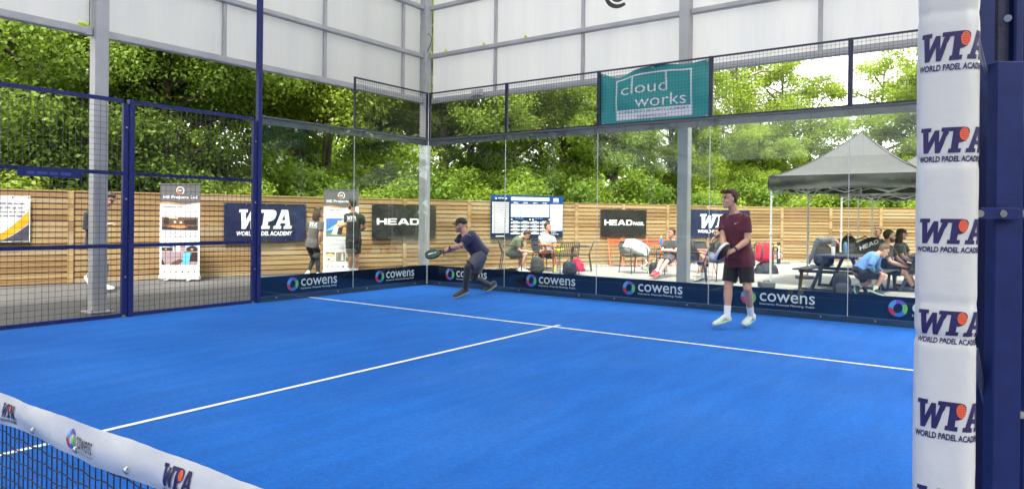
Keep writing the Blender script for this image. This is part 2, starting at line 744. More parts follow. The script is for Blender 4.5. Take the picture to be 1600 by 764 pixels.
def wood_mat():
    g = G('fence_timber')
    sp = g.n('SeparateXYZ')
    g.L.new(g.t.outputs['Object'], sp.inputs['Vector'])
    oi = g.n('ObjectInfo')
    row = g.math('FLOOR', g.math('DIVIDE', sp.outputs['Z'], .115))
    w = g.N.new('ShaderNodeTexWhiteNoise')
    w.noise_dimensions = '2D'
    cb = g.n('CombineXYZ', X=row, Y=g.math('MULTIPLY', oi.outputs['Random'], 57.0))
    g.L.new(cb.outputs[0], w.inputs['Vector'])
    base = g.ramp(w.outputs['Value'], [(0, (.235, .140, .058)), (.35, (.32, .210, .094)), (.7, (.385, .268, .126)), (1, (.345, .27, .165))])
    gv = g.n('CombineXYZ', X=g.math('ADD', g.math('MULTIPLY', sp.outputs['X'], .9), g.math('MULTIPLY', row, 3.7)), Y=g.math('MULTIPLY', sp.outputs['Y'], 6.0), Z=g.math('MULTIPLY', sp.outputs['Z'], 30.0))
    gr = g.noise(3.0, 6, gv.outputs[0], .6)
    c = g.mix(.85, base, g.ramp(gr, [(.3, (.72, .66, .55)), (.55, (1, 1, 1)), (.75, (1.12, 1.12, 1.1))]), 'MULTIPLY')
    kv = g.n('CombineXYZ', X=g.math('ADD', g.math('MULTIPLY', sp.outputs['X'], 2.4), g.math('MULTIPLY', row, 1.37)), Y=g.math('MULTIPLY', oi.outputs['Random'], 31.0), Z=g.math('MULTIPLY', sp.outputs['Z'], 9.0))
    vo = g.n('TexVoronoi', Scale=1.0)
    g.L.new(kv.outputs[0], vo.inputs['Vector'])
    kn = g.ramp(vo.outputs['Distance'], [(.05, (.45, .34, .25)), (.11, (1, 1, 1))])
    c = g.mix(.8, c, kn, 'MULTIPLY')
    g.color(c)
    g.p.inputs['Roughness'].default_value = .75
    g.bump(gr, .2, .006)
    return g.m


m_wood = wood_mat()
FENCE_NEAR = ['behind the left mesh beyond the walker', 'at the far left edge behind the mesh', 'with the white and orange banner', 'left of the walking person', 'behind the walking person',
              'behind the rollup banner on the asphalt', 'carrying the left navy club banner', 'behind the woman in the grey shirt', 'carrying the plain black banner', 'right of the corner steel column',
              'carrying the left half of the score board', 'carrying the right half of the score board', 'left of the small black banner', 'behind the orange folding chairs',
              'carrying the right navy club banner', 'behind the red rucksack', 'left of the bending person', 'behind the bending person', 'behind the bearded man', 'hidden by the tent poles', 'far right one', 'last one on the right', 'end']


def fence_panel(a, b, k):
    d = b - a
    L = d.length
    rz = math.atan2(d.y, d.x)
    r = thing('timber_fence', 'timber slat fence panel ' + FENCE_NEAR[k], 'fence', (a.x, a.y, 0), rz, 'timber panels of the slatted fence')
    mb = MB()
    nrow = 16
    rnd = random.Random(k)
    for i in range(nrow):
        z0 = i * .115 + .004
        dz = rnd.uniform(-.003, .003)
        # front boards with dark gaps; second layer behind closes the view
        mb.box((.05, -.022 + rnd.uniform(-.002, .002), z0 + dz), (L - .05, -.002, z0 + .093 + dz))
    for i in range(nrow):
        z0 = i * .115 + .082
        mb.box((.05, .036, z0), (L - .05, .052, min(z0 + .062, FH_TOP)))
    mb.build('slats', m_wood, r)
    b2 = MB()
    b2.box((.02, -.03, FH_TOP), (L - .02, .06, FH_TOP + .03))
    b2.build('top_rail', m_wood, r)
    for x in (.3, L - .38):
        b3 = MB()
        b3.box((x, .0, .02), (x + .08, .034, FH_TOP - .002))
        b3.build('back_batten', m_wood, r)


for k in range(len(FP) - 1):
    fence_panel(FP[k], FP[k + 1], k)
for k, p in enumerate(FP):
    if k in (3, 9 - 1 + 0, 10, 12, 14, 15, 16, 17, 18) or True:
        q = FP[min(k + 1, len(FP) - 1)] - FP[max(k - 1, 0)]
        mb = MB()
        mb.box((-.05, -.05, 0), (.05, .06, FH_TOP + .015), bev=.004)
        o = mb.build('fence_post', m_wood)
        o.location = (p.x, p.y, 0)
        o.rotation_euler.z = math.atan2(q.y, q.x)
        tag(o, 'square timber post left of the panel ' + FENCE_NEAR[min(k, 22)], 'fence post', 'timber fence posts')

# gravel strip in front of the fence
inner = [p for p in FP[7:]]
off = []
for k, p in enumerate(inner):
    a, b = inner[max(k - 1, 0)], inner[min(k + 1, len(inner) - 1)]
    t = (b - a).normalized()
    off.append(p + V((t.y, -t.x)) * .55)
gb = MB()
for k in range(len(inner) - 1):
    gb.add([(*inner[k], -.002), (*off[k], -.002), (*off[k + 1], -.002), (*inner[k + 1], -.002)], [(0, 1, 2, 3)])
# loose stones
for k in range(len(inner) - 1):
    for j in range(260):
        u, w = random.random(), random.random() ** .8
        p = (inner[k] * (1 - u) + inner[k + 1] * u) * (1 - w) + (off[k] * (1 - u) + off[k + 1] * u) * w
        r_ = random.uniform(.010, .028)
        gb.ball((p.x, p.y, r_ * .4), (r_, r_ * random.uniform(.6, 1), r_ * .7), n=5, m=3)
tag(gb.build('gravel', gravel_mat()), 'strip of pale loose gravel along the foot of the timber fence', 'gravel', kind='stuff')

# ------------------------------------------------------------------ steel canopy round the court


def panel_mat():
    g = G('translucent_white_cladding')
    n = g.noise(3, 5, g.map((1, 1, .12)))
    n2 = g.noise(22, 4, g.map((1, 1, .05)))
    oi = g.n('ObjectInfo')
    c = g.ramp(n, [(.3, (.74, .748, .765)), (.6, (.79, .795, .80))])
    c = g.mix(.6, c, g.ramp(n2, [(.3, (.975, .975, .97)), (.6, (1.01, 1.01, 1.01))]), 'MULTIPLY')
    dirt = g.ramp(g.noise(1.3, 6), [(.66, (1, 1, 1)), (.85, (.88, .85, .74))])
    c = g.mix(.7, c, dirt, 'MULTIPLY')
    g.color(c)
    g.p.inputs['Roughness'].default_value = .32
    tl = g.N.new('ShaderNodeBsdfTranslucent')
    g.L.new(c, tl.inputs['Color'])
    ms = g.N.new('ShaderNodeMixShader')
    ms.inputs[0].default_value = .64
    g.L.new(g.p.outputs[0], ms.inputs[1])
    g.L.new(tl.outputs[0], ms.inputs[2])
    g.L.new(ms.outputs[0], g.out.inputs['Surface'])
    return g.m


m_clad = panel_mat()
CX0, CY0 = -.8, .8
can = thing('court_canopy', 'grey steel canopy with white cladding panels standing around the court', 'building', (CX0, CY0, 0))


def can_part(name, mb, m_):
    return mb.build(name, m_, can, world=True)


def column(x, y):
    b = MB()
    b.box((x - .093, y - .093, 0), (x + .093, y + .093, 8.2), bev=.012)
    b.box((x - .16, y - .16, 0), (x + .16, y + .16, .02))
    for sx in (-1, 1):
        for sy in (-1, 1):
            b.tube([(x + sx * .13, y + sy * .13, .02), (x + sx * .13, y + sy * .13, .05)], .014, 6)
    can_part('column', b, m_galv)


for x, y in ((CX0, -19.8), (CX0, -12.95), (CX0, -6.08), (CX0, .76), (5.27, .8), (11.35, .8)):
    column(x, y)
ROWS = [(4.03, 5.0), (5.0, 6.08), (6.08, 8.2)]
YM = [-19.7, -17.6, -15.4, -13.05, -10.85, -8.7, -6.18, -4.12, -2.03, .08, .66]
XM = [-.7, 1.1, 3.2, 5.17, 7.43, 9.4, 11.25]
for z0, z1 in ROWS:
    for a, b in zip(YM[:-1], YM[1:]):
        q = MB()
        q.box((CX0 - .10, a + .012, z0 + .01), (CX0 - .075, b - .012, z1 - .01))
        can_part('cladding_panel', q, m_clad)
    for a, b in zip(XM[:-1], XM[1:]):
        q = MB()
        q.box((a + .012, CY0 + .075, z0 + .01), (b - .012, CY0 + .10, z1 - .01))
        can_part('cladding_panel', q, m_clad)
cols_y = [-19.8, -12.95, -6.08, .76]
cols_x = [-.8, 5.27, 11.35]
for i, z in enumerate((4.0, 5.0, 6.08, 8.2)):
    h = .09 if i else .11
    for a, b in zip(cols_y[:-1], cols_y[1:]):
        q = MB()
        q.box((CX0 - .07, a + .103, z - h / 2), (CX0 + .03, b - .103, z + h / 2), bev=.006)
        q.box((CX0 + .034, a + .2, z - h / 2 + .012), (CX0 + .040, b - .2, z - h / 2 + .03))
        can_part('rail', q, m_galv)
    for a, b in zip(cols_x[:-1], cols_x[1:]):
        q = MB()
        q.box((a + .103, CY0 - .03, z - h / 2), (b - .103, CY0 + .07, z + h / 2), bev=.006)
        q.box((a + .2, CY0 - .040, z - h / 2 + .012), (b - .2, CY0 - .034, z - h / 2 + .03))
        can_part('rail', q, m_galv)
for (z0, z1) in ((4.06, 4.95), (5.05, 6.03), (6.13, 8.15)):
    for y in YM[1:-1]:
        if min(abs(y - c) for c in cols_y) > .3:
            q = MB()
            q.box((CX0 - .07, y - .03, z0), (CX0 - .01, y + .03, z1), bev=.004)
            for t in range(4):
                q.ball((CX0 - .008, y, z0 + (t + .5) * (z1 - z0) / 4), .010, n=6, m=4)
            can_part('mullion', q, m_galv)
    for x in XM[1:-1]:
        if min(abs(x - c) for c in cols_x) > .3:
            q = MB()
            q.box((x - .03, CY0 + .01, z0), (x + .03, CY0 + .07, z1), bev=.004)
            for t in range(4):
                q.ball((x, CY0 + .008, z0 + (t + .5) * (z1 - z0) / 4), .010, n=6, m=4)
            can_part('mullion', q, m_galv)
# cladding of the far side and of the end behind the camera
for z0, z1 in ROWS:
    for a, b in zip(YM[:-1], YM[1:]):
        q = MB()
        q.box((11.43, a + .012, z0 + .01), (11.455, b - .012, z1 - .01))
        can_part('cladding_panel', q, m_clad)
    for a, b in zip(XM[:-1], XM[1:]):
        q = MB()
        q.box((a + .012, -19.92, z0 + .01), (b - .012, -19.895, z1 - .01))
        can_part('cladding_panel', q, m_clad)
# a lower band of cladding on the left side, beyond the net
for a, b in zip(YM[:-1], YM[1:]):
    if b < -8.6:
        q = MB()
        q.box((CX0 - .10, a + .012, 3.28), (CX0 - .075, b - .012, 3.93))
        can_part('cladding_panel', q, m_clad)
for a, b in ((-19.7, -13.05), (-12.85, -8.7)):
    q = MB()
    q.box((CX0 - .07, a, 3.20), (CX0 + .03, b, 3.27), bev=.006)
    can_part('rail', q, m_galv)
# roof sheets and beams over the court
RZ = 8.3
for a, b in zip(YM[:-1], YM[1:]):
    for x0, x1 in ((-.86, 2.2), (2.2, 5.27), (5.27, 8.3), (8.3, 11.4)):
        q = MB()
        q.box((x0 + .01, a + .01, RZ + .02), (x1 - .01, b - .01, RZ + .05))
        can_part('roof_sheet', q, m_clad)
for y in cols_y:
    q = MB()
    q.box((-.69, y - .08, RZ - .3), (11.24, y + .08, RZ), bev=.01)
    can_part('roof_beam', q, m_galv)
for y in cols_y[:-1]:
    column(11.35, y)
# black swoosh ring of an emblem on a cladding panel (only its foot is in view)
q = MB()
cx_, cz_ = 3.93, 5.62


def _emb(x, y):
    return V((x, CY0 + .072, y))


for r0, r1, a0, a1 in ((.22, .30, 150, 300), (.13, .185, 170, 315)):
    o_, i_ = [], []
    for k in range(21):
        a = math.radians(a0 + (a1 - a0) * k / 20)
        w_ = .25 + .75 * math.sin(math.pi * min(1, .25 + .75 * k / 20) * .75)
        o_.append((cx_ + r1 * math.cos(a), cz_ + r1 * math.sin(a)))
        ri = r1 - (r1 - r0) * w_
        i_.append((cx_ + ri * math.cos(a), cz_ + ri * math.sin(a)))
    q.poly([o_ + i_[::-1]], _emb)
can_part('emblem', q, m_blackm)
q = MB()
q.box((.55, .72, 3.98), (.85, .768, 4.12), bev=.01)
q.box((.62, .68, 4.0), (.78, .718, 4.08), bev=.008)
can_part('junction_box', q, mat('pale_plastic', (.45, .46, .48), .4))
q = MB()
q.tube([(-.66, .66, 5.08), (-.56, .64, 5.2), (-.52, .64, 5.34), (-.58, .64, 5.44), (-.67, .66, 5.47)], .008, 6)
can_part('cable', q, m_blackm)

# ================================================================== COURT ENCLOSURE


def glass_mat():
    g = G('toughened_glass')
    tr = g.N.new('ShaderNodeBsdfTransparent')
    tr.inputs['Color'].default_value = (.955, .985, .97, 1)
    gl = g.N.new('ShaderNodeBsdfGlossy')
    gl.inputs['Roughness'].default_value = .0
    gl.inputs['Color'].default_value = (.95, 1, .98, 1)
    lw = g.n('LayerWeight', Blend=.5)
    fr = g.n('Math', operation='MULTIPLY_ADD', _0=g.math('POWER', lw.outputs['Facing'], 5.0), _1=.7, _2=.042)
    ms = g.N.new('ShaderNodeMixShader')
    g.L.new(fr.outputs[0], ms.inputs[0])
    g.L.new(tr.outputs[0], ms.inputs[1])
    g.L.new(gl.outputs[0], ms.inputs[2])
    g.L.new(ms.outputs[0], g.out.inputs['Surface'])
    return g.m


m_glass = glass_mat()
m_seal = mat('clear_sealant', (.55, .58, .56), .4)
m_slate = mat('slate_base_rail', srgb(34, 52, 76), .5, .1, 10)
m_boardn = mat('navy_board', (.004, .007, .024), .3, .2, 1.5, spec=.15)
m_logo = [mat('logo_sky', srgb(90, 160, 225), .5, .03), mat('logo_violet', srgb(120, 80, 190), .5, .03), mat('logo_indigo', srgb(70, 90, 190), .5, .03),
          mat('logo_blue', srgb(60, 110, 205), .5, .03), mat('logo_red', srgb(205, 50, 66), .5, .03), mat('logo_green', srgb(120, 200, 80), .5, .03)]
LOGO_ORDER = [1, 0, 4, 3, 5]     # start just past the right, counter-clockwise

# a wall of the court: F(u, w, z): u along the wall from the corner, w outwards
BACK = lambda u, w, z: V((u, w, z))
SIDE = lambda u, w, z: V((-w, -u, z))


def wbox(mb, F, u0, u1, w0, w1, z0, z1, mi=0):
    a, b = F(u0, w0, z0), F(u1, w1, z1)
    lo = [min(p, q) for p, q in zip(a, b)]
    hi = [max(p, q) for p, q in zip(a, b)]
    mb.box(lo, hi, mi)


def glass_panel(F, u0, u1, label, lab2, flip):
    org = F((u0 + u1) / 2, 0, 0)
    r = thing('glass_wall', label, 'glass panel', org, 0, 'glass panels of the court')
    b = MB()
    wbox(b, F, u0 + .004, u1 - .004, 0.0, .012, .02, 3.0)
    b.build('pane', m_glass, r, True)
    b = MB()
    wbox(b, F, u0 - .004, u0 + .0035, .001, .011, .09, 2.9)
    b.build('edge_seal', m_seal, r, True)
    b = MB()
    wbox(b, F, u0, u1 - .001, .014, .06, 0, .085)
    wbox(b, F, u0 + .001, u1 - .002, -.012, -.002, 0, .022)
    b.build('base_rail', m_slate, r, True)
    b = MB()
    wbox(b, F, u0, u1 - .001, .016, .055, 2.90, 3.0)
    wbox(b, F, u0 + .002, u1 - .003, -.01, .07, 3.003, 3.03)
    for q in range(4):
        uu = u0 + .25 + q * .5
        wbox(b, F, uu, uu + .012, .056, .09, 2.86, 3.0)
    b.build('top_beam', mat('dark_grey_beam', (.10, .105, .12), .5), r, True)
    for du in (.18, .75, 1.3, 1.82):
        b = MB()
        b.tube([F(u0 + du, -.012, 2.87), F(u0 + du, -.001, 2.87)], .016, 8)
        b.build('bolt', m_steel, r, True)
    for du in (.35, 1.65):
        b = MB()
        b.tube([F(u0 + du, .0, .05), F(u0 + du, .0135, .05)], .012, 8)
        b.build('bolt', m_steel, r, True)
    # the sponsor board behind the foot of the glass
    s = thing('sponsor_board', lab2, 'sponsor board', F((u0 + u1) / 2, .02, .09), 0, 'navy sponsor boards behind the glass')
    b = MB()
    wbox(b, F, u0 + .002, u1 - .002, .018, .024, .088, .405)
    b.build('board', m_boardn, s, True)
    sgn = -1 if flip else 1

    def P(x, y):
        u = (u1 - x) if flip else (u0 + x)
        return F(u, .0155, .09 + y)
    off = .68 if flip else .62
    b = MB()
    ring_logo(b, off, .16, .115, P, list(range(5)))
    b.build('ring_emblem', [m_logo[i] for i in LOGO_ORDER], s, True)
    b = MB()
    put_text(b, 'cowens', off + .17, .115, .78, .125, P, 0, bold=.004, space=1.0)
    put_text(b, 'Insurance. Financial Planning. Padel.', off + .17, .055, .78, .036, P, 0, bold=.008)
    b.build('lettering', m_white, s, True)


gl_lab = ['behind the crouching player at the corner', 'in front of the two seated men and score board', 'behind which the white bag stands on a chair', 'left of and behind the player in maroon', 'in front of the picnic table at the right end']
sb_lab = ['half covered by the legs of the crouching player', 'below the two seated men and the score board', 'below the chair with the white bag', 'partly covered by the legs of the player in maroon', 'cut off by the white padded post']
for k in range(5):
    glass_panel(BACK, 2 * k, 2 * k + 2, 'glass end wall panel ' + gl_lab[k], 'navy ring emblem board ' + sb_lab[k], False)
glass_panel(SIDE, 0, 2, 'side wall glass panel next to the corner, with mesh above', 'navy ring emblem board on the side wall next to the corner', True)
glass_panel(SIDE, 2, 4, 'tall glass panel of the side wall beside the tall navy post', 'navy ring emblem board on the side wall beside the tall navy post', True)


def wires(F, u0, u1, z0, z1, pitch, w=0.0, t=.0032):
    b = MB()
    n = round((u1 - u0) / pitch)
    for i in range(1, n):
        u = u0 + (u1 - u0) * i / n
        wbox(b, F, u - t / 2, u + t / 2, w - t / 2, w + t / 2, z0, z1)
    m_ = round((z1 - z0) / pitch)
    for i in range(1, m_):
        z = z0 + (z1 - z0) * i / m_
        wbox(b, F, u0, u1, w + t * .51, w + t * 1.51, z - t / 2, z + t / 2)
    return b


def top_mesh(F, u0, u1, label):
    r = thing('wire_mesh_guard', label, 'mesh panel', F((u0 + u1) / 2, 0, 3.03), 0, 'black mesh panels above the glass')
    b = MB()
    wbox(b, F, u0 + .001, u0 + .032, .01, .045, 3.032, 4.0)
    wbox(b, F, u1 - .032, u1 - .001, .01, .045, 3.032, 4.0)
    wbox(b, F, u0 + .033, u1 - .033, .012, .043, 3.972, 3.998)
    wbox(b, F, u0 + .033, u1 - .033, .012, .043, 3.034, 3.058)
    b.build('frame', m_navyd, r, True)
    wires(F, u0 + .03, u1 - .03, 3.05, 3.98, .055, .0).build('wire_mesh', m_navyd, r, True)


tm = ['over the crouching player', 'left of the teal banner', 'carrying the teal banner', 'right of the teal banner', 'against the white padded post']
for k in range(5):
    top_mesh(BACK, 2 * k, 2 * k + 2, 'black wire mesh panel above the end glass ' + tm[k])
top_mesh(SIDE, 0, 2, 'black wire mesh panel above the side glass left of the corner')


def court_post(u, h, label):
    r = thing('court_post', label, 'fence post', SIDE(u, 0, 0), 0, 'navy posts of the side mesh')
    b = MB()
    wbox(b, SIDE, u - .035, u + .035, -.02, .06, 0, h)
    b.build('post', m_navy, r, True)
    b = MB()
    wbox(b, SIDE, u + .038, u + .10, .0, .05, .03, 2.93)
    wbox(b, SIDE, u + .101, u + .108, -.002, .053, .03, 2.93)
    b.build('flange', m_navy, r, True)
    for z in (.55, 1.62, 2.6):
        b = MB()
        b.tube([SIDE(u + .07, -.012, z), SIDE(u + .07, -.001, z)], .014, 8)
        b.build('bolt', m_steel, r, True)


court_post(4, 7.2, 'tall navy steel post where side glass meets mesh')
court_post(6, 2.99, 'navy steel post between the two mesh bays, right of the walking person')
court_post(8, 2.99, 'navy steel post at the far left end of the mesh')


def side_mesh(u0, u1, label):
    r = thing('mesh_fence', label, 'mesh fence', SIDE((u0 + u1) / 2, 0, 0), 0, 'navy mesh bays of the side wall')
    for z in (.03, .98, 1.97, 2.96):
        b = MB()
        wbox(b, SIDE, u0, u1, .0, .05, z - .025, z + .025)
        b.build('rail', m_navy, r, True)
    wires(SIDE, u0, u1, .056, 2.93, .074, -.006, .0037).build('wire_mesh', m_navyd, r, True)


side_mesh(4.109, 5.964, 'navy steel mesh bay in front of the rollup banner')
side_mesh(6.109, 7.964, 'navy steel mesh bay in front of the walking person')
side_mesh(8.109, 9.96, 'navy steel mesh bay at the far left edge by the net')
b = MB()
p0 = ony(40, 268, 0) if False else None
# dark name plate tied to the upper mesh rail
z = 1.92
yb = [-7.35, -6.62]
b.box((.004, yb[0], z - .05), (.012, yb[1], z + .06))
pl = b.build('name_plate', m_navy)
bb = MB()
scribble(bb, 0, 0, .5, .035, lambda x, y: V((.0135, yb[0] + .1 + x, z - .02 + y)), 0, 3)
lt = bb.build('faint_print', mat('faint_print', srgb(60, 72, 130), .5), pl)
tag(pl, 'small dark navy name plate tied to the upper mesh rail at left', 'name plate')

# ------------------------------------------------------------------ net
NY = -9.78
net = thing('net', 'black court net with white printed top band at the lower left', 'net', (5, NY, 0))
tp = [(-140, 560), (0, 608), (53.6, 628), (148, 661), (240, 692), (330, 724), (440, 764), (560, 812)]
bt = [(-140, 612), (0, 656), (32, 664), (52, 674), (71, 682.6), (96.6, 694), (133, 711.6), (154.5, 724.5), (204, 739.5), (240, 753.4), (300, 779), (420, 830)]
TX = [ony(a, c, NY) for a, c in tp]
BX = [ony(a, c, NY) for a, c in bt]
NX1 = 9.93


def interp(P, x):
    return float(np.interp(x, [p.x for p in P], [p.z for p in P]))


TX = [V((0, NY, .925)), V((5, NY, .88))] + [p for p in TX if p.x > 6] + [V((9.95, NY, TX[-1].z + .01))]
BX = [V((0, NY, .84)), V((5, NY, .80))] + [p for p in BX if p.x > 6] + [V((9.95, NY, BX[-1].z + .01))]


def band(u, v, off=0.0):
    x = .1 + u * (NX1 - .1)
    zt, zb = interp(TX, x), interp(BX, x)
    z = zb + (zt - zb) * v
    wv = .003 * math.sin(x * 17 + v * 3) * (1 - v * .6) + .005 * noise.noise(V((x * 5, v * 2, 3.1))) + .0025 * noise.noise(V((x * 22, v * 5, 7)))
    return V((x, NY - .018 + wv - off - .012 * math.sin(math.pi * v), z))


def band_xy(x, y, off):      # x metres along, y 0..1 of the height
    return band((x - .1) / (NX1 - .1), y, off)


b = MB()
b.grid(lambda u, v: band(u, v), 420, 6)
b.grid(lambda u, v: band(u, v) + V((0, .007 * (1 - v ** 4) + .001, 0)), 420, 6, flip=True)
m_band = mat('white_net_tape', (.66, .665, .68), .5, .03, 6, .1, 60)
b.build('top_band', m_band, net, True)
b = MB()
nx = int(9.8 / .034)
for i in range(nx):
    x = .1 + i * .034
    if x < 6.6:
        if i % 2:
            continue
    zb = interp(BX, x) + .01
    wob = [.0025 * noise.noise(V((x * 40, zz * 25, 0))) for zz in (0, .3, .6, .9)]
    b.tube([(x + wob[k], NY, zb * k / 3) for k in range(4)], .0019, 4, smooth=False, cap=False)
for j in range(25):
    z = .004 + j * .035
    pts = []
    for i in range(0, nx + 1):
        x = .1 + i * .034
        zz = z - .004 * math.sin(i * math.pi / 2 + j)
        if zz < interp(BX, x) + .012:
            pts.append((x, NY - .0015, zz))
        elif len(pts) > 1:
            b.tube(pts, .0022, 4, smooth=False, cap=False)
            pts = []
        else:
            pts = []
    if len(pts) > 1:
        b.tube(pts, .0022, 4, smooth=False, cap=False)
b.build('net_mesh', mat('black_net_cord', (.010, .011, .016), .7), net, True)
b = MB()
b.box((9.90, NY - .05, 0), (9.98, NY + .05, 1.0), bev=.008)
b.build('post', m_navy, net, True)
b = MB()
b.box((.02, NY - .05, 0), (.10, NY + .05, 1.0), bev=.008)
b.build('post', m_navy, net, True)


def band_at(px, py):
    p = ony(px, py, NY)
    zt, zb = interp(TX, p.x), interp(BX, p.x)
    return p.x, (p.z - zb) / (zt - zb)


SLICE.append((.012, .08))


def band_print(pxs, fn, name, mats):
    (x0, _), (x1, _) = band_at(*pxs[0]), band_at(*pxs[1])
    b = MB()
    fn(b, x0, x1)
    b.build(name, mats, net, True)


BF = lambda x, y: band_xy(x, y, .0022)
BF2 = lambda x, y: band_xy(x, y, .0035)
band_print(((19, 640), (41, 655)), lambda b, a, c: wpa(b, a, .16, c - a, .62, BF, 0, BF2, 1), 'printed_mark', [m_ink, m_orange])
band_print(((274, 735), (323, 760)), lambda b, a, c: wpa(b, a, .10, c - a, .72, BF, 0, BF2, 1), 'printed_mark', [m_ink, m_orange])


def cow(b, x0, x1):
    w = x1 - x0
    put_text(b, 'cowens', x0 + w * .37, .36, w * .66, .30, BF, 0, bold=.0)
    put_text(b, 'Insurance. Financial Planning. Padel.', x0 + w * .36, .22, w * .64, .08, BF, 0)
    k = (.085)    # metres per unit of height, keeps the ring round
    ring_logo(b, 0, 0, w * .15, lambda x, y: BF(x0 + w * .17 + x, .52 + y / k), [1, 2, 3, 4, 5])


band_print(((122, 682), (164, 700)), cow, 'printed_mark', [mat('dark_print', (.03, .03, .04), .5)] + [m_logo[i] for i in LOGO_ORDER])
for px, py in ((13, 645), (73, 667), (140, 696), (220, 727), (316, 760)):
    x, y = band_at(px, py)
    p = band_xy(x, y, 0)
    b = MB()
    b.tube([p + V((0, -.003, .005)), p + V((0, -.008, .003)), p + V((.002, -.009, -.002)), p + V((.0035, -.006, -.007)), p + V((.003, -.002, -.010))], [.0035, .004, .004, .003, .0015], 7)
    b.build('hook', m_steel, net, True)

SLICE.clear()
SLICE.append((.012, .012))
# ------------------------------------------------------------------ padded post and the steel gate frame at the right edge
PD = 2.27
pc = gp(1470, PD)
HW, HD = 84.5 * (PD - .07) / FPX / 2, .08
pad = thing('padded_post', 'white padded post printed with navy club marks at the right edge', 'padded post', pc)
ax = V((CAM.y - pc.y, pc.x - CAM.x, 0)).normalized() * -1
ax = RH if ax.dot(RH) > .2 and False else V((1, 0, 0))
view = V((pc.x - CAM.x, pc.y - CAM.y, 0)).normalized()
ax = V((view.y, -view.x, 0))
ay = view
pinch = [at(1479, y, PD).z for y in (-60, 28, 255, 470, 524, 764 + 10, 960)]


def pad_sec(t):
    """rounded-rectangle outline, t = angle from the middle of the front, positive to the right"""
    c, s = math.sin(t), -math.cos(t)
    e = .55
    return (math.copysign(abs(c) ** e, c) * HW, math.copysign(abs(s) ** e, s) * HD)


# arc-length table of the front half
_ts = np.linspace(-math.pi * .98, math.pi * .98, 721)
_xy = np.array([pad_sec(t) for t in _ts])
_sl = np.concatenate([[0], np.cumsum(np.hypot(*np.diff(_xy, axis=0).T))])
_sl -= np.interp(0, _ts, _sl)


def pad_pt(t, z, off=0.0):
    x, y = pad_sec(t)
    k = 1.0
    for pz in pinch:
        d = (z - pz)
        k -= (.065 if 1.0 < pz < 1.06 else .032) * math.exp(-(d / .018) ** 2)
        # creases fanning out from the tie
        k += .010 * math.exp(-(d / .05) ** 2) * math.sin(t * 9 + pz * 50)
    k += .018 * noise.noise(V((math.cos(t) * 1.2, math.sin(t) * 1.2, z * 3.5))) + .009 * noise.noise(V((math.cos(t) * 3, math.sin(t) * 3, z * 14)))
    x, y = x * k, y * k
    n_ = V((x / HW ** 2, y / HD ** 2, 0)).normalized()
    return pc + ax * (x + n_.x * off) + ay * (y + n_.y * off) + V((0, 0, z))


def pad_F(off):
    return lambda s, z: pad_pt(float(np.interp(s, _sl, _ts)), z, off)


b = MB()
NR, NS = 420, 96
rings = [[pad_pt(-math.pi + 2 * math.pi * k / NS, 3.2 * j / NR) for k in range(NS)] for j in range(NR + 1)]
b.loft(rings)
m_pad = mat('white_vinyl_pad', (.54, .545, .56), .34, .03, 5, .12, 35)
b.build('pad', m_pad, pad, True)
F1, F2, F3 = pad_F(.0016), pad_F(.0026), pad_F(.0036)
sl0 = -HW * .95
for yt, yb in ((-75, -20), (60, 118), (204, 256), (342, 393), (481, 531), (618, 676), (751, 806)):
    z1, z0 = at(1479, yt, PD).z, at(1479, yb, PD).z
    b = MB()
    wpa(b, sl0, z0, HW * 2.42, z1 - z0, F1, 0, F2, 1, True, F3)
    b.build('printed_mark', [m_ink, m_orange], pad, True)


SLICE.clear()


def pxbox(mb, px0, px1, D, y0, y1, dep, mi=0, bev=.006, M=None):
    """upright steel member seen between two picture columns at depth D"""
    a, c = gp(px0, D), gp(px1, D)
    w = (c - a).length
    x = (c - a).normalized()
    y = V((-x.y, x.x, 0))
    T = Matrix((x, y, V((0, 0, 1)))).transposed().to_4x4()
    T.translation = a
    z0 = 0 if y1 is None else at((px0 + px1) / 2, y1, D).z
    z1 = 4.0 if y0 is None else at((px0 + px1) / 2, y0, D).z
    mb.box((0, 0, z0), (w, dep, z1), mi, T, bev)


def frame_part(root, px0, px1, D, y0, y1, dep, name, m_=None, bev=.006):
    b = MB()
    pxbox(b, px0, px1, D, y0, y1, dep, bev=bev)
    return b.build(name, m_ or m_navyr, root, True)


m_navyr = mat('deep_navy_coat', (.008, .017, .098), .5, .15, 14, .1, 200, spec=.22)
gf = thing('gate_frame', 'navy bolted steel frame standing right behind the padded post', 'gate frame', gp(1560, 2.4))
frame_part(gf, 1512, 1544.5, 2.44, None, None, .10, 'post')
frame_part(gf, 1546, 1574, 2.50, None, None, .09, 'post', mat('navy_textured', (.016, .020, .060), .6, .25, 60, .2, 90))
frame_part(gf, 1574.6, 1589, 2.47, None, None, .09, 'post')
frame_part(gf, 1546.5, 1591, 2.30, 96, None, .05, 'upright', bev=.004)
frame_part(gf, 1526, 1586, 2.275, 325, 343, .012, 'strap', bev=.002)
frame_part(gf, 1586.6, 1606, 2.31, 325, 343, .012, 'strap', bev=.002)
frame_part(gf, 1593, 1640, 2.36, 190, None, .06, 'upright')
frame_part(gf, 1590, 1640, 2.62, None, None, .06, 'post')
for px, py, D in ((1575, 29, 2.468), (1567, 334, 2.272), (1531, 334, 2.272), (1598.5, 334, 2.306), (1595, 118, 2.60), (1596, 648, 2.355)):
    p = at(px, py, D)
    b = MB()
    vd = (p - CAM).normalized()
    b.tube([p + vd * .004, p - vd * .004], .0125, 14)
    b.tube([p - vd * .004, p - vd * .009], .0085, 6)
    b.build('bolt', m_steel, gf, True)
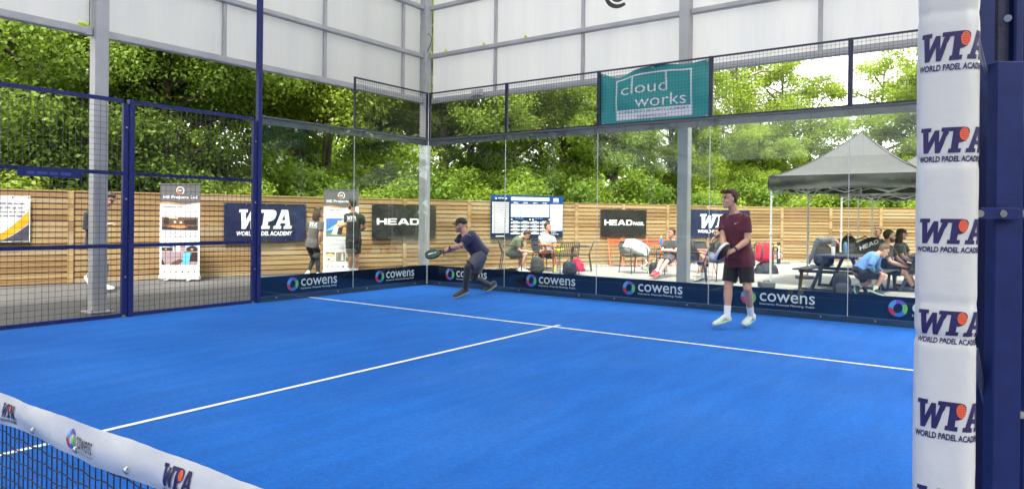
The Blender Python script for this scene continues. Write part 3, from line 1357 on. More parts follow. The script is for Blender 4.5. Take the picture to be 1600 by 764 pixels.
# sloping gussets between pad post and frame
for (ya, yb, yc) in ((52, 118, 60), (548, 640, 556)):
    b = MB()
    P = [at(1524, ya, 2.33), at(1529, ya - 4, 2.33), at(1545, yb, 2.36), at(1545, yb + 12, 2.36), at(1524, ya + 26, 2.33)]
    Q = [p + FH * .012 for p in P]
    n_ = len(P)
    b.add(P + Q, [tuple(range(n_))[::-1], tuple(range(n_, 2 * n_))] + [(i, (i + 1) % n_, n_ + (i + 1) % n_, n_ + i) for i in range(n_)])
    b.build('gusset', mat('navy_gusset', (.05, .06, .13), .45), gf, True)

# ================================================================== BANNERS AND BOARDS
m_blackp = mat('black_vinyl', (.016, .016, .018), .38, .25, 3)
m_navyp = mat('navy_vinyl', (.010, .016, .060), .42, .2, 3)
m_greyp = mat('grey_print', srgb(88, 88, 92), .5, .04, 10)
m_tan = mat('tan_print', srgb(196, 132, 80), .5, .05, 10)
m_textg = mat('grey_text_print', srgb(140, 142, 150), .5, .05, 10)
m_eyelet = m_steel


def fence_hit(px, offs=.06):
    """point of the fence line (moved offs towards the court) under picture column px"""
    r = ray(px, 341)
    rx = V((r.x, r.y))
    c2 = V((CAM.x, CAM.y))
    best = None
    for a, b in zip(FP[:-1], FP[1:]):
        t = (b - a).normalized()
        n_ = V((t.y, -t.x)) * offs
        a2, b2 = a + n_, b + n_
        d = b2 - a2
        den = rx.x * d.y - rx.y * d.x
        if abs(den) < 1e-9:
            continue
        w = a2 - c2
        s = (w.x * d.y - w.y * d.x) / den
        u = (w.x * rx.y - w.y * rx.x) / den
        if s > 0 and -.02 <= u <= 1.02 and (best is None or s < best[0]):
            best = (s, c2 + rx * s)
    return best[1]


class Flat:
    """upright rectangle between two plan points: F(x, y, off)"""
    def __init__(s, a, b, z0, z1, amp=.0, seed=0, bow=0.0):
        s.a, s.b, s.z0, s.z1 = V((a.x, a.y)), V((b.x, b.y)), z0, z1
        d = s.b - s.a
        s.w, s.h = d.length, z1 - z0
        s.t = d / s.w
        s.n = V((s.t.y, -s.t.x))
        s.amp, s.seed, s.bow = amp, seed, bow

    def __call__(s, x, y, off=0.0):
        u, v = x / s.w, y / s.h
        d = off
        if s.amp:
            d += s.amp * (noise.noise(V((x * 2.2 + y * 1.4, y * 1.1 - x * .4, s.seed))) + .5 * noise.noise(V((x * 6 - y * 5, y * 3, s.seed + 5))))
            d += s.amp * .6 * math.sin((u * 2 + v * 1.3) * 5 + s.seed)
        z = s.z0 + y
        if s.bow:
            z += s.bow * math.sin(u * math.pi * 3) ** 2 * (.5 - v)
        p = s.a + s.t * x + s.n * d
        return V((p.x, p.y, z))

    def F(s, off):
        return lambda x, y: s(x, y, off)


def banner(name, label, px0, px1, z0, z1, m_, seed, cat='banner', offs=.075, amp=.012):
    a, b = fence_hit(px0, offs), fence_hit(px1, offs)
    S = Flat(a, b, z0, z1, amp, seed, .012)
    mid = (a + b) / 2
    r = thing(name, label, cat, (mid.x, mid.y, z0), 0)
    mb = MB()
    mb.grid(lambda u, v: S(u * S.w, v * S.h), 48, 24)
    mb.grid(lambda u, v: S(u * S.w, v * S.h, -.003), 48, 24, flip=True)
    mb.build('sheet', m_, r, True)
    for k in range(5):
        for v in (.03, .97):
            c = S(.03 + (S.w - .06) * k / 4, v * S.h, .003)
            e = MB()
            n3 = V((S.n.x, S.n.y, 0))
            e.tube([c, c + n3 * .004], .014, 8)
            e.build('eyelet', m_eyelet, r, True)
    return r, S


def zat(px, py, offs=.075):
    h = fence_hit(px, offs)
    D = depth((h.x, h.y, 0)) if True else 0
    d = ray(px, py)
    k = (V((h.x, h.y)) - V((CAM.x, CAM.y))).length / V((d.x, d.y)).length
    return CAM.z + d.z * k


SLICE.append((.10, .10))
# white banner with an orange wave, cut by the left edge
r, S = banner('banner', 'white banner with orange and dark grey sweep at the far left of the fence', -62, 47, zat(30, 378), zat(30, 306), m_white, 1)
mb = MB()
W_, H_ = S.w, S.h
cur = lambda t: (W_ * (.28 + .70 * t), H_ * (.02 + .66 * t ** 1.6))
lo = [cur(t / 12) for t in range(13)]
mb.poly([lo + [(W_ * .985, H_ * .42)] + [(W_ * (.50 + .485 * t), H_ * (.02 + .40 * t ** 1.5)) for t in [1 - k / 12 for k in range(1, 13)]]], S.F(.004), 0)
mb.poly([[(W_ * (.52 + .465 * t), H_ * (.02 + .37 * t ** 1.5)) for t in [k / 12 for k in range(13)]] + [(W_ * .985, H_ * .02)]], S.F(.004), 1)
for k in range(4):
    scribble(mb, W_ * .42, H_ * (.82 - .09 * k), W_ * .5, H_ * .03, S.F(.004), 2, k)
mb.build('print', [mat('amber_print', srgb(240, 165, 30), .5, .04), mat('charcoal_print', srgb(72, 70, 82), .5, .05), m_textg], r, True)

# navy club banners
for (p0, p1, y0, y1, lb, sd) in ((350, 478, 378, 318, 'large navy club banner on the fence left of the woman in grey', 3), (1076, 1172, 371, 328, 'navy club banner on the fence behind the player in maroon', 8)):
    r, S = banner('banner', lb, p0, p1, zat((p0 + p1) / 2, y0), zat((p0 + p1) / 2, y1), m_navyp, sd)
    mb = MB()
    wpa(mb, S.w * .145, S.h * .16, S.w * .70, S.h * .68, S.F(.006), 0, S.F(.0075), 1)
    mb.build('club_mark', [m_white, mat('dotted_white_print', (.60, .62, .66), .5, .25, 90)], r, True)

# black sports-maker banners
r, S = banner('banner', 'black banner with white block letters behind the corner steel column', 581, 681, zat(630, 373), zat(630, 320), m_blackp, 13)
mb = MB()
glyphs(mb, 'HEaD', S.w * .075, S.h * .41, S.w * .66, S.h * .185, S.F(.008), 0, 0, .10)
put_text(mb, '®', S.w * .745, S.h * .56, S.w * .018, S.h * .035, S.F(.008), 0)
mb.build('lettering', m_white, r, True)
r, S = banner('banner', 'smaller black banner with white block letters above the orange chairs', 938.5, 1010, zat(975, 370), zat(975, 327.5), m_blackp, 17)
mb = MB()
glyphs(mb, 'HEaD', S.w * .08, S.h * .42, S.w * .60, S.h * .20, S.F(.008), 0, 0, .10)
put_text(mb, 'PADEL', S.w * .70, S.h * .42, S.w * .25, S.h * .13, S.F(.008), 0, bold=.03)
mb.build('lettering', m_white, r, True)

SLICE.clear()
# score board
a, b = fence_hit(766.5, .09), fence_hit(879.5, .09)
zb0, zb1 = zat(823, 371.5, .09), zat(823, 305.5, .09)
S = Flat(a, b, zb0, zb1)
mid = (a + b) / 2
r = thing('score_board', 'blue and white tournament score board on the fence above two seated men', 'score board', (mid.x, mid.y, zb0))
mb = MB()
P0, P1 = [S(*q, 0) for q in ((0, 0), (S.w, 0), (S.w, S.h), (0, S.h))], [S(*q, -.012) for q in ((0, 0), (S.w, 0), (S.w, S.h), (0, S.h))]
mb.add(P0 + P1, [(0, 1, 2, 3), (7, 6, 5, 4), (0, 4, 5, 1), (1, 5, 6, 2), (2, 6, 7, 3), (3, 7, 4, 0)])
mb.build('board', mat('board_blue', srgb(16, 62, 128), .35, .08, 2), r, True)
mb = MB()
W_, H_ = S.w, S.h


def rect(x0, y0, x1, y1, mi, off=.003):
    mb.poly([[(W_ * x0, H_ * y0), (W_ * x1, H_ * y0), (W_ * x1, H_ * y1), (W_ * x0, H_ * y1)]], S.F(off), mi)


rect(.005, .005, .26, .90, 1, .002)
rect(.262, .005, .995, .48, 1, .002)
for k in range(16):
    y = .80 - k * .0455
    rect(.02, y, .052, y + .028, 0)
    rect(.056, y, .195, y + .028, 0)
    rect(.199, y, .242, y + .028, 0)
rect(.27, .875, .80, .955, 0)
for k in range(4):
    x = .27 + k * .134
    rect(x, .60, x + .128, .79, 2)
    rect(x, .49, x + .128, .592, 2)
    scribble(mb, W_ * (x + .035), H_ * .815, W_ * .06, H_ * .018, S.F(.003), 0, k)
    for q in range(4):
        yy = .335 - q * .083
        rect(x, yy, x + .12, yy + .038, 0)
        scribble(mb, W_ * (x + .03), H_ * (yy + .048), W_ * .06, H_ * .013, S.F(.003), 2, q)
rect(.815, .165, .992, .80, 2)
for x in (.33, .60):
    scribble(mb, W_ * x, H_ * .445, W_ * .12, H_ * .024, S.F(.003), 3, 4)
for x in (.27, .52, .56, .79):
    mb.poly([[(W_ * x, H_ * .42), (W_ * (x + .025), H_ * .41), (W_ * (x + .012), H_ * .465)]], S.F(.003), 0)
scribble(mb, W_ * .10, H_ * .915, W_ * .07, H_ * .018, S.F(.003), 0, 6)
for x in (.055, .19):
    mb.poly([[(W_ * x, H_ * .90), (W_ * (x + .03), H_ * .90), (W_ * (x + .012), H_ * .945)]], S.F(.003), 0)
wpa(mb, W_ * .855, H_ * .845, W_ * .085, H_ * .105, S.F(.003), 0)
rect(.815, .01, .992, .155, 1, .0028)
scribble(mb, W_ * .83, H_ * .12, W_ * .07, H_ * .014, S.F(.0036), 2, 7)
scribble(mb, W_ * .83, H_ * .075, W_ * .11, H_ * .014, S.F(.0036), 2, 8)
rect(.07, .03, .18, .05, 0)
mb.build('print', [m_white, mat('board_dark', srgb(16, 38, 66), .35, .08, 3), mat('board_pale', srgb(216, 226, 240), .4, .03), mat('board_light_blue', srgb(70, 130, 215), .4, .05)], r, True)

# teal banner tied behind the wire mesh over the end wall
tb = thing('banner', 'teal banner with white lettering tied to the mesh above the end glass', 'banner', (5, .03, 3.06))
m_teal = mat('teal_banner_cloth', srgb(42, 150, 146), .5, .06, 2)


def teal(x, y, off=0.0):
    u, v = x / 1.96, y / .93
    sagl = .13 * math.exp(-((u - .17) / .13) ** 2) + .04 * math.exp(-((u - .8) / .12) ** 2)
    z = 3.045 + y - sagl * v ** 3
    w = .055 - off + .012 * math.sin(u * 9 + v * 5) + .010 * noise.noise(V((u * 5, v * 4, 2))) * 1.5
    w += .02 * math.exp(-((u - .05 - v * .12) / .04) ** 2) * v
    return V((4.02 + x, w, z))


mb = MB()
mb.grid(lambda u, v: teal(u * 1.96, v * .93), 60, 30)
mb.grid(lambda u, v: teal(u * 1.96, v * .93, -.003), 60, 30, flip=True)
mb.build('sheet', m_teal, tb, True)
mb = MB()
TF = lambda x, y: teal(x, y, .006)
TF2 = lambda x, y: teal(x, y, .009)


def dense(loop, step=.06):
    out = []
    for (a, b) in zip(loop, loop[1:] + loop[:1]):
        n_ = max(1, int(math.hypot(b[0] - a[0], b[1] - a[1]) / step))
        out += [(a[0] + (b[0] - a[0]) * k / n_, a[1] + (b[1] - a[1]) * k / n_) for k in range(n_)]
    return out


def strip(x0, y0, x1, y1, mi, F):
    mb.grid(lambda u, v: F(x0 + u * (x1 - x0), y0 + v * (y1 - y0)), max(1, int(abs(x1 - x0) / .05)), max(1, int(abs(y1 - y0) / .05)), mi)


strip(.30, .23, .325, .84, 0, TF)
strip(1.635, .23, 1.66, .84, 0, TF)
strip(.325, .815, 1.635, .84, 0, TF)
strip(.30, .06, 1.66, .23, 0, TF)
strip(.585, .56, .612, .815, 0, TF)
strip(1.195, .62, 1.222, .815, 0, TF)
SLICE.append((.08, .08))
put_text(mb, 'cloud', .40, .50, .83, .20, TF2, 0, bold=-.004)
put_text(mb, 'works', .66, .26, .90, .20, TF2, 0, bold=-.004)
put_text(mb, 'IT STRATEGY | SECURITY | SUPPORT', .36, .158, 1.24, .050, TF2, 1, bold=.0)
put_text(mb, 'cloudworks.co.uk', .70, .085, .54, .042, TF2, 1)
SLICE.clear()
mb.build('print', [mat('pale_print', (.74, .78, .80), .5, .03), m_ink], tb, True)
for u in (.03, .5, .97):
    for v in (.03, .97):
        c = teal(1.96 * u, .93 * v, .004)
        e = MB()
        e.tube([c, c + V((0, -.005, 0))], .013, 8)
        e.build('eyelet', m_eyelet, tb, True)


# roll-up banners
def photo(mb, S, x0, y0, x1, y1, cells, F):
    """printed picture: flat colour fields (polygons in 0..1)"""
    for k, (mi, pts) in enumerate(cells):
        mb.poly([[(x0 + (x1 - x0) * a, y0 + (y1 - y0) * b) for a, b in pts]], (lambda o: (lambda x, y: S(x, y, o + .006 * math.sin(y / S.h * 3))))(.003 + .0008 * k), mi)


SQ = [(0, 0), (1, 0), (1, 1), (0, 1)]
pc_names = [('p_dark', (52, 42, 40)), ('p_brown', (96, 74, 62)), ('p_orange', (206, 140, 84)), ('p_pale', (232, 226, 214)), ('p_blue', (62, 112, 182)), ('p_sky', (150, 190, 230)), ('p_mauve', (150, 132, 138)), ('p_cyan', (96, 180, 226)), ('p_stone', (214, 186, 140)), ('p_green', (118, 128, 92))]
PM = [mat('printed_' + n[2:], srgb(*c), .5, .12, 25) for n, c in pc_names]
RM = [m_white, m_greyp, m_tan, m_textg] + PM
RM_ = {n: 4 + i for i, (n, c) in enumerate(pc_names)}


def rollup(label, px0, px1, D, ytop, title, cells_fn):
    a, b = gp(px0, D), gp(px1, D)
    ztop = at((px0 + px1) / 2, ytop, D).z
    S = Flat(a, b, .10, ztop)
    mid = (a + b) / 2
    r = thing('rollup_banner', label, 'roll-up banner', (mid.x, mid.y, 0))
    mb = MB()
    mb.grid(lambda u, v: S(u * S.w, v * S.h, .006 * math.sin(v * 3)), 2, 12)
    mb.grid(lambda u, v: S(u * S.w, v * S.h, .006 * math.sin(v * 3) - .002), 2, 12, flip=True)
    mb.build('sheet', m_white, r, True)
    n3 = V((S.n.x, S.n.y, 0))
    t3 = V((S.t.x, S.t.y, 0))
    q = MB()
    p = mid.to_3d() if hasattr(mid, 'to_3d') else V((mid.x, mid.y, 0))
    p.z = 0
    q.bar(p - t3 * (S.w / 2 + .01) + V((0, 0, .065)), p + t3 * (S.w / 2 + .01) + V((0, 0, .065)), .085, .10, bev=.02)
    q.build('base', mat('silver_cassette', (.62, .63, .65), .35), r, True)
    for s_ in (-.55, .55):
        q = MB()
        c = p + t3 * (s_ * S.w * .5)
        q.bar(c - n3 * .16 + V((0, 0, .012)), c + n3 * .16 + V((0, 0, .012)), .05, .022, bev=.006)
        q.build('foot', m_galv, r, True)
    q = MB()
    q.bar(S(0, S.h, 0) + V((0, 0, .004)), S(S.w, S.h, 0) + V((0, 0, .004)), .022, .02)
    q.build('top_rail', m_steel, r, True)
    q = MB()
    q.tube([p - n3 * .03 + V((0, 0, .1)), p - n3 * .03 + V((0, 0, ztop))], .012, 6)
    q.build('pole', m_steel, r, True)
    mb = MB()
    W_, H_ = S.w, S.h
    F = lambda o: (lambda x, y: S(x, y, .006 * math.sin(y / H_ * 3) + o + .001))
    wave = lambda t: H_ * (.795 + .012 * math.sin(t * 7 + .5))
    mb.poly([[(W_ * k / 12, wave(k / 12)) for k in range(13)] + [(W_, H_ * .998), (0, H_ * .998)]], F(.002), 1)
    mb.poly([[(W_ * k / 12, wave(k / 12) - H_ * .012 * (1 + .6 * math.sin(k / 2))) for k in range(13)] + [(W_ * k / 12, wave(k / 12) - .001) for k in range(12, -1, -1)]], F(.0025), 2)
    cx, cy = W_ * .5, H_ * .93
    for r0, r1, a0, a1, mi in ((.070, .085, -60, 200, 0), (.058, .074, 90, 330, 2)):
        o_ = [(cx + r1 * math.cos(math.radians(a0 + (a1 - a0) * k / 16)), cy + r1 * math.sin(math.radians(a0 + (a1 - a0) * k / 16))) for k in range(17)]
        i_ = [(cx + r0 * math.cos(math.radians(a0 + (a1 - a0) * k / 16)), cy + r0 * math.sin(math.radians(a0 + (a1 - a0) * k / 16))) for k in range(17)]
        mb.poly([o_ + i_[::-1]], F(.003 + .0006 * mi), mi)
    put_text(mb, 'ME', cx - .035, cy - .018, .07, .036, F(.003), 0, bold=.03)
    put_text(mb, 'ME Projects Ltd', W_ * .08, H_ * .835, W_ * .84, H_ * .040, F(.003), 0, bold=.012)
    put_text(mb, title, W_ * .07, H_ * .745, W_ * .5, H_ * .016, F(.003), 1, bold=.02)
    for blk in cells_fn(W_, H_):
        if blk[0] == 'text':
            y, n_, ln = blk[1:]
            for k in range(n_):
                scribble(mb, W_ * .07, H_ * (y - .017 * k), W_ * ln, H_ * .0055, F(.003), 3, k)
        else:
            photo(mb, S, *blk[1:5], [(RM_[n], p) for n, p in blk[5]], None)
    for k in range(6):
        x, y = W_ * (.12 + .15 * k), H_ * .045
        mb.poly([[(x + .022 * math.cos(t * .785), y + .022 * math.sin(t * .785)) for t in range(8)]], F(.003), [2, RM_['p_orange'], 2, RM_['p_dark'], RM_['p_green'], 3][k])
    mb.build('print', RM, r, True)
    return r


def cells1(W, H):
    yield ('text', .70, 4, .86)
    yield ('ph', W * .05, H * .50, W * .95, H * .64, [('p_brown', SQ), ('p_dark', [(0, .0), (1, 0), (1, .3), (0, .22)]), ('p_orange', [(.14, .26), (.5, .12), (.72, .22), (.62, .34), (.3, .36)]), ('p_dark', [(.06, .45), (.2, .45), (.2, .9), (.06, .92)]), ('p_pale', [(.34, .55), (.40, .55), (.40, .7), (.34, .7)]), ('p_pale', [(.50, .52), (.56, .52), (.56, .68), (.50, .68)]), ('p_dark', [(.62, .5), (.95, .45), (.95, .85), (.62, .78)]), ('p_stone', [(.2, .9), (.45, .86), (.45, .95), (.2, 1)])])
    yield ('text', .47, 4, .86)
    yield ('ph', W * .05, H * .27, W * .33, H * .345, [('p_blue', SQ), ('p_dark', [(0, 0), (1, 0), (1, .45), (.3, .5), (0, .4)]), ('p_orange', [(.3, .15), (.45, .15), (.45, .4), (.3, .4)]), ('p_pale', [(.1, .55), (.9, .5), (.9, .58), (.1, .64)])])
    yield ('ph', W * .35, H * .27, W * .64, H * .345, [('p_mauve', SQ), ('p_pale', [(.2, 0), (.6, 0), (.6, 1), (.2, 1)])])
    yield ('ph', W * .66, H * .27, W * .95, H * .345, [('p_sky', SQ), ('p_dark', [(0, 0), (1, 0), (1, .5), (.55, .85), (0, .45)]), ('p_orange', [(.4, .15), (.6, .15), (.6, .4), (.4, .4)])])
    yield ('ph', W * .05, H * .12, W * .95, H * .262, [('p_mauve', SQ), ('p_dark', [(.62, .3), (1, .25), (1, 1), (.62, 1)]), ('p_cyan', [(.55, .05), (.75, .05), (.82, .95), (.62, .95)]), ('p_brown', [(.25, 0), (.45, 0), (.62, .35), (.5, .45), (.3, .2)]), ('p_dark', [(0, 0), (.1, 0), (.05, .3), (0, .5)])])


def cells2(W, H):
    yield ('text', .705, 3, .86)
    yield ('ph', W * .07, H * .42, W * .93, H * .645, [('p_blue', SQ), ('p_sky', [(0, .3), (.5, .5), (1, .75), (1, 1), (.6, 1)]), ('p_stone', [(.25, .15), (.8, .1), (.8, .75), (.4, .9)]), ('p_green', [(0, 0), (1, 0), (1, .16), (.5, .22), (0, .2)]), ('p_pale', [(.18, .12), (.45, .1), (.45, .55), (.30, .6)]), ('p_dark', [(.36, .12), (.52, .1), (.58, .5), (.42, .52)]), ('p_orange', [(.55, .2), (.78, .18), (.78, .45), (.6, .5)])])
    yield ('text', .395, 9, .86)
    yield ('ph', W * .07, H * .11, W * .33, H * .225, [('p_stone', SQ), ('p_pale', [(.1, .1), (.9, .1), (.9, .5), (.1, .45)]), ('p_dark', [(.2, .15), (.45, .15), (.45, .3), (.2, .3)]), ('p_green', [(0, .75), (.5, .9), (1, .7), (1, 1), (0, 1)])])
    yield ('ph', W * .36, H * .11, W * .62, H * .225, [('p_mauve', SQ), ('p_green', [(.1, 0), (.4, 0), (.55, 1), (.35, 1)]), ('p_pale', [(.6, .1), (.85, .1), (.8, .9), (.65, .9)])])
    yield ('ph', W * .65, H * .11, W * .93, H * .225, [('p_stone', SQ), ('p_dark', [(.4, 0), (.7, 0), (.55, .6)]), ('p_green', [(0, 0), (.3, 0), (.2, .4), (0, .5)])])


rollup('grey and white rollup banner behind the mesh with an interior picture', 249, 312, 14.6, 288, 'Whitehouse Drive', cells1)
rollup('grey and white rollup banner between the woman and the man in black', 505, 559.5, 16.55, 297, 'SAUNDBY AVENUE', cells2)

# tennis balls lodged on the ledges, and the one in play
m_ball = mat('yellow_ball_felt', srgb(206, 226, 40), .9, .1, 60, .3, 200)


def on_left(px, z):
    d = ray(px, 60)
    return V((CX0 + .0, CAM.y + d.y * (CX0 - CAM.x) / d.x, z))


def on_back(px, z):
    d = ray(px, 60)
    k = (CY0 - CAM.y) / d.y
    return V((CAM.x + d.x * k, CY0 - .0, z))


balls = [('yellow ball on the ledge left of the left column, left of a pair', on_left(126, 4.0 + .055 + .033)),
         ('yellow ball on the ledge left of the left column, right of a pair', on_left(134.5, 4.0 + .055 + .033)),
         ('yellow ball lodged on the rail right beside the corner column', on_back(673.8, 5.0 + .045 + .033)),
         ('yellow ball lodged on the rail a little right of the corner column', on_back(696.5, 5.0 + .045 + .033)),
         ('yellow ball lodged on the rail left of the first panel joint', on_back(756, 5.0 + .045 + .033)),
         ('yellow ball lodged on the rail near the middle of the end wall', on_back(821, 5.0 + .045 + .033)),
         ('yellow ball in the air above the man in the black shirt', ony(597, 260, -1.1))]
for lb, p in balls:
    q = MB()
    q.ball((0, 0, 0), .0335, n=16, m=10)
    seam = []
    for k in range(41):
        t = 2 * math.pi * k / 40
        v_ = V((math.cos(t) + .35 * math.cos(3 * t), math.sin(t) - .35 * math.sin(3 * t), 1.0 * math.sin(2 * t))).normalized() * .0333
        seam.append(v_)
    o = q.build('tennis_ball', m_ball)
    q2 = MB()
    q2.tube(seam, .0016, 4, cap=False)
    q2.build('seam', m_white, o)
    o.location = p
    tag(o, lb, 'tennis ball', 'yellow tennis balls')

# ================================================================== TREES AND SHRUBS


def leaf_mat(name, cols, tr=.5):
    g = G(name)
    oi = g.n('ObjectInfo')
    n = g.noise(.55, 4)
    geo = g.N.new('ShaderNodeNewGeometry')
    rnd = geo.outputs['Random Per Island']
    f = g.math('ADD', g.math('MULTIPLY', n, .75), g.math('ADD', g.math('MULTIPLY', rnd, .42), g.math('MULTIPLY', oi.outputs['Random'], .22)))
    c = g.ramp(g.math('SUBTRACT', f, .18), [(.12, cols[0]), (.45, cols[1]), (.8, cols[2])])
    g.color(c)
    g.p.inputs['Roughness'].default_value = .55
    g.p.inputs['Specular IOR Level'].default_value = .35
    tl = g.N.new('ShaderNodeBsdfTranslucent')
    g.L.new(g.mix(.5, c, (.32, .44, .04)), tl.inputs['Color'])
    ms = g.N.new('ShaderNodeMixShader')
    ms.inputs[0].default_value = tr
    g.L.new(g.p.outputs[0], ms.inputs[1])
    g.L.new(tl.outputs[0], ms.inputs[2])
    g.L.new(ms.outputs[0], g.out.inputs['Surface'])
    return g.m


ml_mid = leaf_mat('leaves_mid_green', [(.080, .135, .015), (.165, .255, .030), (.275, .385, .048)])
ml_yel = leaf_mat('leaves_yellow_green', [(.125, .185, .015), (.225, .315, .028), (.34, .435, .052)], .52)
ml_dark = leaf_mat('leaves_dark_green', [(.060, .112, .015), (.125, .208, .024), (.205, .31, .038)], .46)
m_bark = mat('bark', (.085, .068, .048), .9, .35, 5, .8, 18)
m_ivybark = mat('pale_bark', (.14, .12, .09), .9, .3, 6, .8, 18)


def leaves_mesh(name, clumps, n_total, size, m_, seed, droop=.0):
    """many small folded leaf faces spread through ellipsoid clumps [(centre, radii, weight)]"""
    rg = np.random.default_rng(seed)
    w = np.array([c[2] for c in clumps], float)
    cnt = np.maximum(1, (n_total * w / w.sum()).astype(int))
    P, Q = [], []
    for (c, r, _), n in zip(clumps, cnt):
        d = rg.normal(size=(n, 3))
        d /= np.linalg.norm(d, axis=1)[:, None]
        rad = rg.random(n) ** .45
        # ragged outline: radius varies with direction
        k = 1 + .25 * np.sin(d[:, 0] * 5 + c[0]) * np.cos(d[:, 2] * 4 + c[1]) + .15 * rg.normal(size=n)
        P.append(np.array(c) + d * (rad * k)[:, None] * np.array(r))
        Q.append(d)
    P, Q = np.concatenate(P), np.concatenate(Q)
    n = len(P)
    nrm = Q * .7 + rg.normal(size=(n, 3)) * .7 + np.array([0, 0, .55])
    nrm /= np.linalg.norm(nrm, axis=1)[:, None]
    t = rg.normal(size=(n, 3)) + np.array([0, 0, -droop])
    t -= nrm * (t * nrm).sum(1)[:, None]
    t /= np.linalg.norm(t, axis=1)[:, None]
    b = np.cross(nrm, t)
    s = size * (.55 + .9 * rg.random(n))[:, None]
    a0 = P - t * s * .5
    a2 = P + t * s * .5
    fold = nrm * s * .10
    a1 = P + b * s * .30 + fold - t * s * .05
    a3 = P - b * s * .30 + fold - t * s * .05
    vs = np.stack([a0, a1, a2, a3], 1).reshape(-1, 3)
    me = bpy.data.meshes.new(name)
    me.vertices.add(4 * n)
    me.vertices.foreach_set('co', vs.ravel())
    me.loops.add(4 * n)
    me.loops.foreach_set('vertex_index', np.arange(4 * n, dtype=np.int32))
    me.polygons.add(n)
    me.polygons.foreach_set('loop_start', np.arange(0, 4 * n, 4, dtype=np.int32))
    me.polygons.foreach_set('loop_total', np.full(n, 4, dtype=np.int32))
    me.materials.append(m_)
    me.update(calc_edges=True)
    me.validate()
    return me


def make_tree(label, h, spread, m_, n_leaf, size, seed, first=.18, nb=26, dens=1.0, clump=.95, bark=None, lean=0.0):
    rd = random.Random(seed)
    r = thing('tree', label, 'tree', (0, 0, 0), 0, 'trees beyond the timber fence')
    mb = MB()
    tp_ = V((lean + rd.uniform(-.4, .4), rd.uniform(-.4, .4), h * .93))
    mid = V((rd.uniform(-.25, .25) + lean * .4, rd.uniform(-.25, .25), h * .5))
    pt = lambda t: (1 - t) ** 2 * V((0, 0, -.1)) + 2 * t * (1 - t) * mid + t * t * tp_
    R0 = .11 + h * .011
    mb.tube([pt(k / 10) for k in range(11)], [R0 * (1.25 if k == 0 else 1) * (1 - .9 * k / 10) for k in range(11)], 9)
    clumps = []
    for i in range(nb):
        t = first + (1 - first) * (i + rd.random() * .8) / nb
        p = pt(min(t, .98))
        ang = i * 2.4 + rd.uniform(-.5, .5)
        prof = math.sin(math.pi * min(1, max(0.0, (t - first * .6) / (1.12 - first * .6)))) ** .6
        L = spread * prof * rd.uniform(.55, 1.05)
        up = rd.uniform(.1, .55)
        e = p + V((math.cos(ang) * L, math.sin(ang) * L, L * up))
        m1 = p.lerp(e, .5) + V((0, 0, L * .12)) + V((rd.uniform(-.15, .15), rd.uniform(-.15, .15), 0)) * L * .4
        rb = R0 * (1 - .85 * t) * .55 + .012
        mb.tube([p, m1, e], [rb, rb * .6, rb * .22], 6)
        for q in range(3):
            s0 = p.lerp(e, rd.uniform(.35, .95))
            f = s0 + V((rd.uniform(-1, 1), rd.uniform(-1, 1), rd.uniform(-.2, .8))) * L * .42
            mb.tube([s0, s0.lerp(f, .5) + V((0, 0, .08)), f], [rb * .3, rb * .2, .006], 5)
            cr = clump * rd.uniform(.45, 1.0) * (.55 + .45 * prof)
            clumps.append((tuple(f), (cr, cr, cr * rd.uniform(.5, .8)), cr ** 2))
        cr = clump * rd.uniform(.6, 1.0) * (.55 + .45 * prof)
        clumps.append((tuple(e), (cr, cr, cr * .65), cr ** 2))
    mb.build('trunk', bark or m_bark, r)
    me = leaves_mesh('crown', clumps, int(n_leaf * dens), size, m_, seed)
    link('crown', me, r)
    return r


def make_shrub(label, w, h, m_, n_leaf, size, seed):
    rd = random.Random(seed)
    r = thing('shrub', label, 'shrub', (0, 0, 0), 0, 'shrubs growing over the timber fence')
    mb = MB()
    clumps = []
    for i in range(12):
        a = rd.uniform(0, 6.28)
        L = rd.uniform(.1, 1) * w
        e = V((math.cos(a) * L, math.sin(a) * L * .7, h * rd.uniform(.35, 1.0) * (1 - .3 * L / w)))
        mb.tube([V((rd.uniform(-.15, .15), rd.uniform(-.15, .15), -.1)), V((e.x * .4, e.y * .4, e.z * .55)), e], [.03, .02, .006], 5)
        cr = rd.uniform(.4, .75) * min(w, h) * .6
        clumps.append((tuple(e), (cr, cr, cr * .8), cr ** 2))
        clumps.append(((e.x * .8, e.y * .8, e.z * .5), (cr, cr, cr * .9), cr ** 2))
    mb.build('stems', m_bark, r)
    link('foliage', leaves_mesh('foliage', clumps, n_leaf, size, m_, seed), r)
    return r


T = [make_tree('tree', 11.5, 3.4, ml_dark, 85000, .105, 3, .12, 34, clump=1.15),
     make_tree('tree', 12.5, 3.8, ml_mid, 85000, .105, 5, .12, 34, clump=1.2),
     make_tree('tree', 10.5, 3.3, ml_yel, 70000, .11, 8, .14, 30, clump=1.1),
     make_tree('tree', 9.0, 3.0, ml_yel, 15000, .12, 12, .34, 22, clump=.75, bark=m_ivybark),
     make_tree('tree', 13.0, 3.6, ml_mid, 60000, .115, 17, .2, 28, clump=1.0)]
S_ = [make_shrub('shrub', 1.5, 2.9, ml_mid, 14000, .10, 21), make_shrub('shrub', 1.4, 2.6, ml_dark, 14000, .11, 22), make_shrub('shrub', 1.6, 2.4, ml_yel, 14000, .10, 23)]
used = set()


def plant(protos, k, p, rz, sc, label, group=None):
    r = protos[k]
    if (id(protos), k) not in used:
        used.add((id(protos), k))
        r.location, r.rotation_euler.z = p, rz
        r['label'] = label
    else:
        r = dup(r, p, rz, label)
    r.scale = sc if isinstance(sc, tuple) else (sc, sc, sc)
    return r


